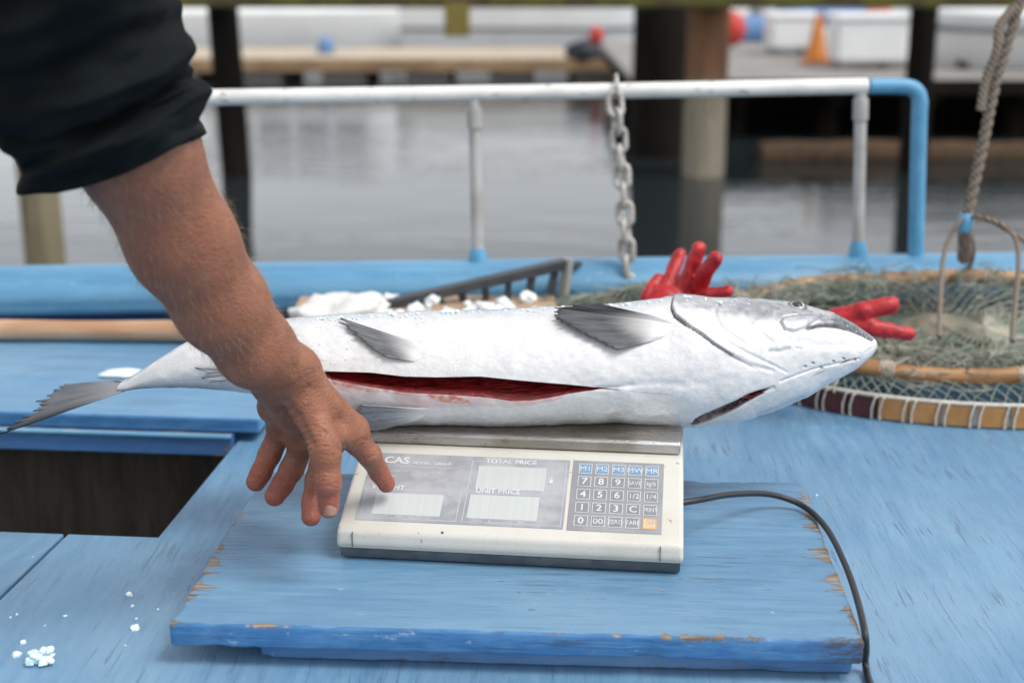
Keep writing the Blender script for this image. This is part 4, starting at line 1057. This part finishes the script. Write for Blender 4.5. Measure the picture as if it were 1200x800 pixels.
# tangles of twine bunched on the hoop
tg = []
for i in range(420):
    a = random.choice([random.uniform(1.9, 3.6), random.uniform(.3, 3.4), random.uniform(3.4, 5.6)]); r = RR*random.uniform(.72, 1.02)
    p = top_pt(a, r/RR)+np.array([0, 0, .012]); pth = [p]
    for k in range(7): pth.append(pth[-1]+np.array([random.gauss(0, .016), random.gauss(0, .014), random.gauss(-.0015, .007)]))
    pth = np.array(pth); pth[:, 2] = np.maximum(pth[:, 2], .062); tg.append(tube_data(catmull(pth, 3), .0011, 3))
v, f = merge(tg); o = pyobj('twine_tangle', v, f, M['net'], ring); o['kind'] = 'stuff'
tg = []
for i in range(300):
    a = random.uniform(3.3, 6.0); r = RR*random.uniform(.55, .95)
    p = top_pt(a, r/RR); pth = [p]
    for k in range(7): pth.append(pth[-1]+np.array([random.gauss(0, .018), random.gauss(0, .012), random.gauss(-.004, .009)]))
    pth = np.array(pth); pth[:, 2] = np.maximum(pth[:, 2], .042); tg.append(tube_data(catmull(pth, 3), .0014, 3))
v, f = merge(tg); o = pyobj('twine_tangle', v, f, M['net2'], ring); o['kind'] = 'stuff'
# a loose heap of the same net further along
heap = empty('net_heap', (.27, 2.43, 0)); tag(heap, 'loose heap of grey-green netting behind the raised red glove', 'net')
def heap_fn(hh, sd, rx, ry):
    def fn(u, w_):
        a = 2*math.pi*u; k = 1-w_; x, y = rx*w_*math.cos(a), ry*w_*math.sin(a)
        z = .004+hh*(1-w_**2.2)*(1+.45*mnoise.noise(Vector((x*11, y*11, sd))))
        return np.array([x+.03*mnoise.noise(Vector((x*8, y*8, sd+3))), y, max(z, .003)])
    return fn
def hnet(m, fn, nu, nv, r, sd):
    o = netting('netting', m, fn, nu, nv, r, sd); o.parent = heap
hnet(M['net'], heap_fn(.115, 1, .33, .13), 64, 18, .0012, 11); hnet(M['net2'], heap_fn(.105, 4, .32, .12), 50, 15, .0012, 12); hnet(M['net'], heap_fn(.09, 7, .30, .12), 60, 16, .0013, 13)
tg = []
for i in range(420):
    a = random.uniform(0, 6.283); k = math.sqrt(random.random())*.95
    p = np.array([.32*k*math.cos(a), .12*k*math.sin(a), .10*(1-k**2.2)+.012]); pth = [p]
    for q in range(7): pth.append(pth[-1]+np.array([random.gauss(0, .017), random.gauss(0, .012), random.gauss(0, .006)]))
    pth = np.array(pth); pth[:, 2] = np.maximum(pth[:, 2], .003); pth[:, 1] = np.clip(pth[:, 1], -.16, .14); tg.append(tube_data(catmull(pth, 3), .0012, 3))
v, f = merge(tg); o = pyobj('twine_tangle', v, f, M['net'], heap); o['kind'] = 'stuff'
# bridle and hauling rope
kn = at(1131, 258, Y=2.42)
def rl(P): return np.asarray(P)-RC
for tgt in ((1106, 300, 2.36, 1100, 395, 2.12), (1140, 300, 2.5, 1130, 322, 2.72), (1192, 285, 2.35, 1186, 400, 2.10), (1225, 300, 2.5, 1260, 330, 2.60)):
    m_ = at(tgt[0], tgt[1], Y=tgt[2]); e_ = at(tgt[3], tgt[4], Y=tgt[5])
    k_ = kn+(m_-kn)*.35+np.array([0, 0, .018])
    tube('bridle_cord', catmull([rl(kn), rl(k_), rl(m_), rl(e_)], 8), .0042, M['rope'], ring, 8)
for s_, rr in ((-1, .0085), (1, .0085)):
    pth = catmull([rl(at(1131, 262, Y=2.42)), rl(at(1150, 178, Y=2.44)), rl(at(1166, 100, Y=2.46)), rl(at(1192, 14, Y=2.48)), rl(at(1230, -120, Y=2.5)), rl(at(1290, -330, Y=2.5))], 26)
    a = np.arange(len(pth))*.75+(0 if s_ < 0 else math.pi)
    pth = pth+np.stack([np.cos(a)*.0042, np.sin(a)*.0042, 0*a], 1)
    tube('hauling_rope', pth, rr*.75, M['rope'], ring, 7)
tube('hauling_rope', catmull([rl(at(1149, 130, Y=2.44)), rl(at(1156, 92, Y=2.45)), rl(at(1168, 60, Y=2.45)), rl(at(1172, 30, Y=2.46)), rl(at(1190, 8, Y=2.47))], 10), .008, M['rope'], ring, 8)
tube('rope_knot', [rl(kn+np.array([0, 0, .012])), rl(kn), rl(kn-np.array([0, 0, .02]))], [.010, .0155, .011], M['blue_pipe'], ring, 10)
tube('rope_tail', catmull([rl(kn-np.array([0, 0, .01])), rl(at(1131, 280, Y=2.43)), rl(at(1130, 305, Y=2.45))], 6), [.013]*12+[.011], M['rope'], ring, 8)

# red gloves
def glove(name, P, label, z=None):
    Vv, F_ = sdf_skin(P, .003); Vv = Vv+np.stack([vnoise(Vv, 26, 1+q, 3) for q in range(3)], 1)*.0028; c = Vv.mean(0); c[2] = Vv[:, 2].min()
    o = mesh_np(name, Vv-c, F_, M['glove']); o.location = V(c); tag(o, label, 'glove', 'red rubber gloves'); return o
gY = 2.10
pm = J(782, 358, gY, 24); pm2 = J(786, 396, gY-.04, 29); cuf = J(792, 434, gY-.06, 31)
G = [cone(pm, pm2, .02), cone(pm2, cuf, .02), cone(J(760, 360, gY, 12), J(812, 356, gY, 13), .015)]
for (x0, y0, x1, y1, xt, yt, r0, r1, yy) in ((758, 346, 765, 335, 771, 326, 8.5, 7, .02), (779, 343, 790, 314, 798, 297, 9, 7.8, .035), (798, 342, 811, 309, 819, 291, 9.6, 8.6, .0), (815, 346, 829, 318, 840, 302, 9.4, 8.2, -.03), (818, 356, 836, 346, 853, 341, 9, 7.2, -.05)):
    a, b, c = J(x0, y0, gY, r0), J(x1, y1, gY+yy, r0*.98), J(xt, yt, gY+yy*1.4, r1)
    G += [cone((pm[0], pm[1]*.5), a, .003), cone(a, b, .0015), cone(b, c, .0015)]
glove('rubber_glove', G, 'red rubber glove with fingers raised behind the salmon\'s back')
gY = 2.06
pm = J(948, 392, gY+.02, 20)
G = [cone(J(880, 405, gY+.03, 30), pm, .02)]
for (x0, y0, x1, y1, xt, yt, r0, r1, yy) in ((975, 376, 1012, 364, 1043, 358, 12, 11, -.01), (972, 386, 1020, 384, 1066, 391, 12, 7.5, -.02), (948, 392, 972, 404, 990, 410, 12, 9, .0), (940, 360, 960, 350, 972, 347, 12, 8, .04)):
    if (x0, y0) == (940, 360): continue
    a, b, c = J(x0, y0, gY, r0), J(x1, y1, gY+yy, (r0+r1)/2), J(xt, yt, gY+yy, r1)
    G += [cone(pm, a, .010), cone(a, b, .006), cone(b, c, .005)]
glove('rubber_glove', G, 'red rubber glove lying limp on the green net beyond the salmon\'s snout')

# chain on the rail
ch = empty('chain', aty(735, 332, -.05)); tag(ch, 'galvanised steel chain hanging from the pipe railing', 'chain')
top, bot = aty(722, 96, -.012), aty(736, 336, -.055)
ctop = aty(722, 101, 0.0)
def link_mesh_data(L=.0215, Wd=.0128, r=.0052):
    pth = []
    for k in range(20):
        a = 2*math.pi*k/20; x = Wd*math.cos(a); z = Wd*math.sin(a)+(L-Wd)*(1 if math.sin(a) > 0 else -1)
        pth.append(np.array([x, 0, z]))
    return tube_data(pth, r, 8, True)
v, f = link_mesh_data(); lm = bpy.data.meshes.new('link'); lm.from_pydata([tuple(map(float, q)) for q in v], [], f); lm.update(); lm.materials.append(M['chain'])
lm.polygons.foreach_set('use_smooth', [True]*len(lm.polygons))
path = catmull([aty(721, 122, -.0205), aty(727, 180, -.028), aty(733, 260, -.045), bot], 40); dl = np.linalg.norm(np.diff(path, axis=0), axis=1).cumsum(); total = dl[-1]
nl = int(total/.0325)
dirc = V(bot-top).normalized()
for i in range(nl+1):
    d = i*total/nl; k = min(int(np.searchsorted(dl, d)), len(path)-2); p = path[k]
    o = bpy.data.objects.new('link', lm); col.objects.link(o)
    q = V(path[k+1]-path[k]).to_track_quat('Z', 'Y').to_matrix().to_4x4()
    o.matrix_basis = Matrix.Translation(V(p)) @ q @ Matrix.Rotation(R(50+90*(i % 2)+random.uniform(-14, 14)), 4, 'Z') @ Matrix.Rotation(R(random.uniform(-6, 6)), 4, 'X')
    o.parent = ch; o.matrix_parent_inverse = Matrix.Translation(ch.location).inverted()
s = []
for k in range(18):
    a = 2*math.pi*k/18; s.append(ctop+np.array([0, math.cos(a)*.0205, math.sin(a)*.0205]))
o = tube('shackle', s, .0034, M['chain'], ch, 8, True, True)

# low fish box with a board on it, ice, crate panel, white bag
bxo = empty('fish_box', (-.10, 2.36, 0), R(1)); tag(bxo, 'low blue box with a tan board on top, mostly hidden behind the salmon', 'box')
box('box_body', -.27, .17, -.14, .13, .0, .078, M['blue_dark'], bxo, .004)
box('board', -.28, .18, -.15, .14, .0805, .094, M['board_tan'], bxo, .003)
icep = []
for i in range(46):
    x, y = random.uniform(-.12, .15), random.uniform(-.13, .10); r_ = random.choice([.006, .009, .013, .016])
    icep.append(lump(np.array([x-.10, y+2.36, .094+r_*.5]), r_, i+50, 2))
v, f = merge(icep); o = pyobj('ice_heap', v, f, M['ice']); tag(o, 'loose heap of crushed ice on the tan board', 'ice', kind='stuff')
cr = empty('plastic_crate', at(560, 350, Y=2.47)); cr.location.z = .096; tag(cr, 'dark grey slotted plastic crate tipped up behind the salmon', 'crate')
A, B = at(432, 362, Y=2.40), at(662, 309, Y=2.50)
A2, B2 = at(455, 368, Y=2.42), at(660, 346, Y=2.50)
def bar(name, a, b, wy, wz, m, parent):
    d = V(b-a); L = d.length; mt_ = Matrix.Translation(V(a)) @ d.to_track_quat('X', 'Z').to_matrix().to_4x4()
    bm = bmesh.new(); add_box(bm, 0, L, -wy/2, wy/2, -wz/2, wz/2, mt_, .0015, 1)
    return bmobj(name, bm, m, parent, world=True)
bar('rim', A, B, .022, .018, M['crate'], cr); bar('bottom_rail', A2, B2, .012, .010, M['crate'], cr)
for t in np.linspace(.34, .95, 6):
    bar('slat', A+(B-A)*t-np.array([0, 0, .008]), A2+(B2-A2)*(t-.03)+np.array([0, 0, .004]), .008, .014, M['crate'], cr)
bar('end_cap', B+np.array([.006, -.004, .010]), B2+np.array([-.001, -.012, -.008]), .020, .012, M['crate_pale'], cr)
# far side of the crate, so it is a box
Cc, Dd = A+np.array([.03, .12, -.02]), B+np.array([.03, .085, -.02])
bar('rim', B, Dd, .012, .012, M['crate'], cr); bar('bottom_rail', A2, A2+np.array([.03, .10, -.004]), .010, .010, M['crate'], cr)
bar('bottom_rail', B2, B2+np.array([.03, .085, -.004]), .010, .010, M['crate'], cr)
# bag
bm = bmesh.new(); bmesh.ops.create_icosphere(bm, subdivisions=4, radius=1)
for v in bm.verts:
    k = mnoise.fractal(v.co*1.6+Vector((4, 2, 1)), 1, 2, 4)
    v.co = Vector((v.co.x*.085*(1+.25*k), v.co.y*.06*(1+.2*k), max(v.co.z, -.5)*.024*(1+.9*k)+.006*math.sin(v.co.x*3)))
o = bmobj('cloth', bm, M['bag'], None, True); o.location = (-.285, 2.33, .1095); tag(o, 'crumpled white cloth beside the dark crate', 'cloth')

# ice lumps on the deck
def deck_ice(px, py, r_, z, label, seed):
    p = at(px, py, z=z); r3 = np.random.default_rng(seed)
    v, f = merge([lump(np.array([r3.normal(0, r_*.55), r3.normal(0, r_*.42), abs(r3.normal(0, r_*.28))]), r_*r3.uniform(.22, .5), seed+q, 1) for q in range(34)]); v = np.array(v); v[:, 2] -= v[:, 2].min()+r_*.12
    o = pyobj('ice_lump', v, f, M['ice'], None, False); o.location = V(p); tag(o, label, 'ice')
deck_ice(47, 776, .013, 0, 'largest clear white lump of crushed ice on the blue deck', 5)
parts = []
for i in range(44):
    px, py = random.uniform(0, 1000), random.uniform(560, 800)
    p = at(px, py, z=.0005); u_, v_ = loc(p)
    if -.05 < 0 and u_ < .02 and v_ > -.01: continue
    lp = np.array([math.cos(-byaw)*(p[0]-bc[0])-math.sin(-byaw)*(p[1]-bc[1]), math.sin(-byaw)*(p[0]-bc[0])+math.cos(-byaw)*(p[1]-bc[1])])
    if abs(lp[0]) < bw/2+.01 and abs(lp[1]) < bd/2+.01: continue
    parts.append(lump(p, random.choice([.0012, .0018, .0025]), i+9))
for (px, py, r_) in ((20, 767, .006), (27, 752, .004), (158, 736, .006), (152, 696, .005)): parts.append(lump(at(px, py, z=.001), r_, px))
v, f = merge(parts); o = pyobj('ice_crumbs', v, f, M['ice']); tag(o, 'tiny crumbs of ice scattered over the blue deck', 'ice', kind='stuff')
o = pyobj('ice_sliver', *lump(np.zeros(3), .022, 77, 3), M['ice'], None, True); o.scale = (1.5, .8, .35); o.location = V(at(142, 437, z=.041)); tag(o, 'flat sliver of white ice on the hatch cover near the salmon\'s tail', 'ice')

# ================================================================== the harbour beyond
def pile(parent, px, py_base, wpx, m, ztop, name='pile', lean=0.0):
    p = at(px, py_base, z=WZ); r_ = wpx*depth(p)/FPX/2
    v, f = lathe_data([(r_*1.02, -1.6), (r_*1.0, 0), (r_*.98, .9), (r_*.96, ztop-WZ)], 20)
    v = [(q[0]*(1+.04*math.sin(3*q[2]+q[1]*20))+lean*q[2], q[1], q[2]) for q in v]
    o = pyobj(name, v, f, m, None, True); o.location = V(p); 
    if parent: wparent_loc(o, parent)
    return o
def wparent_loc(o, p):
    o.parent = p; o.matrix_parent_inverse = Matrix.Translation(p.location).inverted()
pier = empty('timber_pier', at(825, 205, z=WZ)); tag(pier, 'old timber pier frame on piles with mossy beam', 'pier')
PYY = float(at(825, 205, z=WZ)[1])
pile(pier, 824, 205, 49, M['pile_tide'], 1.4)
pile(pier, 770, 182, 62, M['pile'], 1.4)
pile(pier, 277, 205, 35, M['pile'], 1.4, lean=-.03)
pile(pier, 1069, 200, 32, M['pile'], 1.4)
pile(pier, -300, 205, 40, M['pile'], 1.4); pile(pier, 1420, 205, 40, M['pile'], 1.4)
zb = at(600, 9, Y=PYY-.3)[2]
box('cap_beam', -7.5, 7.5, PYY-.42, PYY-.18, zb, zb+.32, M['moss'], pier, .02, world=True)
hb = at(536, 31, Y=PYY-.45)
box('hanging_block', hb[0]-.085, hb[0]+.085, hb[1]-.06, hb[1]+.02, hb[2]-.065, hb[2]+.15, M['yellow'], pier, .01, world=True)
o = pile(None, 54, 318, 46, M['pile_olive'], .28, 'mooring_pile'); tag(o, 'pale olive mooring pile standing in the water just off the boat', 'pile')

# floating dock across the basin
DY = 17.6; dk = empty('floating_dock', (-1.2, DY, WZ)); tag(dk, 'long low floating dock with tan planks across the water', 'dock')
xl, xr = float(at(-150, 80, Y=DY)[0]), float(at(742, 80, Y=DY)[0]); dz = -.63
np_ = 60
for i in range(np_):
    a, b = xl+(xr-xl)*i/np_, xl+(xr-xl)*(i+.93)/np_
    box('deck_plank', a, b, DY+.02, DY+2.2, dz-.04, dz+random.uniform(-.004, .004), M['dockwood'], dk, world=True)
box('edge_board', xl, xr, DY-.04, DY+.015, dz-.13, dz+.02, M['dockedge'], dk, world=True)
for i in range(9):
    a = xl+(xr-xl)*(i+.3)/9; box('float', a, a+.55, DY+.1, DY+2.0, WZ-.25, dz-.05, M['float'], dk, .04, world=True)
# a coiled dark tarp and a red buoy by the dock end
def blob(name, c, rx, ry, rz, m, label, cat, seed=1):
    bm = bmesh.new(); bmesh.ops.create_icosphere(bm, subdivisions=3, radius=1)
    for v in bm.verts:
        k = mnoise.noise(v.co*1.8+Vector((seed, 0, 0))); q = v.co*(1+.3*k); v.co = Vector((q.x*rx, q.y*ry, max(q.z, -.5)*rz))
    o = bmobj(name, bm, m, None, True); o.location = V(c); tag(o, label, cat)
blob('dark_tarp', (float(at(684, 84, Y=DY+.1)[0]), DY+.12, dz+.07), .24, .2, .16, M['navy'], 'dark bundled tarp at the end of the floating dock', 'tarp')
bp_ = at(697, 66, Y=DY+.55); v, f = lathe_data([(.02, -.12), (.07, -.09), (.10, 0), (.08, .07), (.03, .11), (.025, .14)], 18)
o = pyobj('mooring_buoy', v, f, M['red'], None, True); o.location = V((bp_[0], DY+.25, dz+.27)); tag(o, 'small red mooring buoy resting on the dark tarp', 'buoy')
blob('gear_bag', (float(at(381, 50, Y=DY+1.2)[0]), DY+1.2, dz+.07), .12, .11, .13, M['canvas_blue'], 'small blue-grey gear bag left on the floating dock', 'bag', 3)
# moored boats
def skiff(px, pyw, L, beam, hgt, yaw, label, hullm, cabin=None, canvas=None, strip=None, Y=None):
    p = at(px, pyw, z=WZ) if Y is None else np.array([at(px, 40, Y=Y)[0], Y, WZ])
    root = empty('moored_boat', p, yaw); tag(root, label, 'boat', 'boats moored beyond the pier')
    n, prof = 24, []
    v, f = [], []
    for i in range(n+1):
        t = i/n; x = (t-.5)*L; wv_ = beam/2*(1-max(0, (t-.55)/.45)**2.2) + .02; sh = hgt*(1+.25*max(0, t-.5)**2*4*.5)
        for (a, z) in ((0, -.25), (.55, -.2), (.86, 0.02), (.95, .45*sh), (1, sh), (.93, sh+.03), (.88, sh-.02), (.85, sh*.55), (0, sh*.5)):
            v.append((x, a*wv_, z))
        for (a, z) in ((.85, sh*.55), (.88, sh-.02), (.93, sh+.03), (1, sh), (.95, .45*sh), (.86, .02), (.55, -.2)):
            v.append((x, -a*wv_, z))
    k = 16
    for i in range(n):
        for j in range(k): f.append((i*k+j, i*k+(j+1) % k, (i+1)*k+(j+1) % k, (i+1)*k+j))
    f += [tuple(range(k-1, -1, -1)), tuple(n*k+j for j in range(k))]
    h_ = pyobj('hull', v, f, hullm, root, True)
    bm = bmesh.new(); bm.from_mesh(h_.data); bmesh.ops.recalc_face_normals(bm, faces=bm.faces); bm.to_mesh(h_.data); bm.free(); h_.data.set_sharp_from_angle(angle=R(35))
    if strip: 
        for s in (-1, 1):
            pts = [np.array(v[i*k+(3 if s > 0 else 13)])+np.array([0, s*.012, .12*hgt]) for i in range(n+1)]
            tube('rub_strake', pts, .035, strip, root, 6)
    box('thwart', -L*.12, -L*.02, -beam*.40, beam*.40, hgt*.62, hgt*.68, M['offwhite'], root, .01)
    if cabin:
        x0, x1, hh = cabin
        prof_ = [(x0*L, hgt*.5), (x0*L, hgt+hh), (x1*L-.25*hh, hgt+hh), (x1*L+.25*hh, hgt*.5)]
        bm = bmesh.new(); ys = beam*.36
        A_ = [bm.verts.new((a, -ys, z)) for a, z in prof_]; B_ = [bm.verts.new((a, ys*1.0, z)) for a, z in prof_]
        bm.faces.new(A_); bm.faces.new(B_[::-1])
        for i in range(4): bm.faces.new((A_[i], A_[(i+1) % 4], B_[(i+1) % 4], B_[i]))
        bmesh.ops.bevel(bm, geom=list(bm.edges), offset=.05, segments=2, affect='EDGES')
        cb = bmobj('cabin', bm, M['white'], root)
        nw = max(2, int((x1-x0)*L/.7))
        for s in (-1, 1):
            for q in range(nw):
                a = x0*L+.12+(x1*L-x0*L-.3)*q/nw; b = a+(x1*L-x0*L-.3)/nw*.8
                y0, y1 = sorted((s*ys, s*(ys+.012)))
                box('window', a, b, y0, y1, hgt+hh*.45, hgt+hh*.85, M['glass'], cb, .004)
        box('roof', x0*L-.15, x1*L, -ys-.08, ys+.08, hgt+hh+.002, hgt+hh+.06, canvas or M['white'], root, .02)
    elif canvas:
        box('canvas_cover', -L*.42, L*.12, -beam*.42, beam*.42, hgt+.02, hgt+.30, canvas, root, .10, seg=3)
    v2, f2 = tube_data([(-L/2-.05, 0, hgt+.30), (-L/2-.10, 0, hgt*.2), (-L/2-.05, 0, -.3)], [.14, .09, .06], 10)
    pyobj('outboard', v2, f2, M['grey'], root, True)
    return root
skiff(330, 60, 6.6, 2.0, .70, R(2), 'long white open skiff moored behind the blue-grey gear bag', M['white'], Y=21.6)
skiff(648, 60, 4.3, 1.9, .86, R(-3), 'short white skiff with grey strake moored by the dock end', M['white'], strip=M['grey'], Y=21.4)
skiff(380, 40, 8.2, 2.6, 1.0, R(184), 'white cabin cruiser moored behind the long open skiff', M['white'], cabin=(-.1, .25, .9), Y=25.5)
# right-hand pier with dark open underside
RY = 12.3; rp = empty('boardwalk', (4.6, RY, WZ)); tag(rp, 'grey planked boardwalk over a dark open underside', 'pier')
x0 = float(at(742, 130, Y=RY)[0]); x1 = 9.5; zt = -.395
nb = 34
for i in range(nb):
    y0_ = RY+i*.145; box('deck_plank', x0, x1, y0_, y0_+.135, zt-.05, zt+random.uniform(-.003, .003), M['concrete'], rp, world=True)
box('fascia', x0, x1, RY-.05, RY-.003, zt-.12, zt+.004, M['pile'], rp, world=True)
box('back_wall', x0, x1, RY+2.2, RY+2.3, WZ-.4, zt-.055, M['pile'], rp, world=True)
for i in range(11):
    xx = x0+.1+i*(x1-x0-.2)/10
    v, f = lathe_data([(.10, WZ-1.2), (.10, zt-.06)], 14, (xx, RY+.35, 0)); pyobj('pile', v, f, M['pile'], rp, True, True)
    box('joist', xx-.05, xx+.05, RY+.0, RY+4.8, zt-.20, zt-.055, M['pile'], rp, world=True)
# floating boom logs in front of it
def logx(pxa, pxb, py, r_, label):
    a, b = at(pxa, py, z=WZ+.02), at(pxb, py, z=WZ+.02); b[1] = a[1]+.1
    pts = [a+(b-a)*t+np.array([0, .02*math.sin(t*9), .01*math.sin(t*5)]) for t in np.linspace(0, 1, 20)]
    o = tube('boom_log', pts, [r_*(1+.06*math.sin(i*1.3)) for i in range(20)], M['log'], None, 14)
    c = (a+b)/2; o.data.transform(Matrix.Translation(-V(c))); o.location = V(c); tag(o, label, 'log')
logx(890, 1290, 184, .115, 'brown boom log floating in front of the boardwalk')
# things on the boardwalk
def tote(px, Y, wx, wy, hz, label, m):
    x = float(at(px, 60, Y=Y)[0]); r_ = empty('fish_tote', (x, Y, zt)); tag(r_, label, 'tote', 'insulated totes on the boardwalk')
    box('bin', -wx/2, wx/2, -wy/2, wy/2, .06, hz, m, r_, .04, seg=3); box('lid', -wx/2-.02, wx/2+.02, -wy/2-.02, wy/2+.02, hz+.002, hz+.06, m, r_, .02)
    for s in (-1, 1): box('skid', s*wx*.32-.05, s*wx*.32+.05, -wy/2+.03, wy/2-.03, 0, .058, M['grey'], r_)
tote(926, 15.4, .50, .5, .37, 'small white fish tote beside the orange cone', M['white'])
tote(1015, 13.6, .66, .5, .44, 'large white fish tote on the boardwalk beside the dark pile', M['white'])
cx = float(at(957, 60, Y=14.2)[0]); cn = empty('traffic_cone', (cx, 14.2, zt)); tag(cn, 'orange traffic cone on the boardwalk between white totes', 'cone')
v, f = lathe_data([(.12, .03), (.105, .05), (.03, .46), (.025, .47)], 20); pyobj('cone_body', v, f, M['orange'], cn, True)
box('cone_base', -.15, .15, -.15, .15, 0, .028, M['orange'], cn, .01)
# boats and boat sheds behind the boardwalk
skiff(896, 60, 2.6, 1.5, .44, R(8), 'white boat with blue canvas moored behind the boardwalk', M['white'], canvas=M['canvas_blue'], Y=18.4)
skiff(1040, 60, 3.4, 1.6, .56, R(3), 'white boat with long blue canvas moored behind the totes', M['white'], canvas=M['canvas_blue'], Y=19.6)
skiff(1132, 60, 3.0, 1.6, .42, R(4), 'small white boat with red cabin roof and dark windows', M['white'], cabin=(-.32, .26, .36), canvas=M['red'], Y=18.3)
dg_ = skiff(1190, 60, 2.3, 1.0, .30, R(172), 'white dinghy with grey strake hauled out on the boardwalk', M['white'], strip=M['grey'], Y=13.7); dg_.location.z = zt+.20
for o_2 in list(dg_.children):
    if o_2.name.startswith('outboard'): bpy.data.objects.remove(o_2)
for q in (-.5, .5): box('chock', q-.06, q+.06, -.3, .3, -.20, -.10, M['log'], dg_, .01)
bo = at(857, 44, Y=19.2); v, f = lathe_data([(.03, -.2), (.13, -.14), (.17, 0), (.13, .13), (.03, .19)], 18)
o = pyobj('red_fender', v, f, M['red'], None, True); o.location = V((bo[0]*16.6/19.2, 16.6, zt+.2)); tag(o, 'round red boat fender on the boardwalk beside the tall brown pile', 'fender')
bpy.context.view_layer.update()
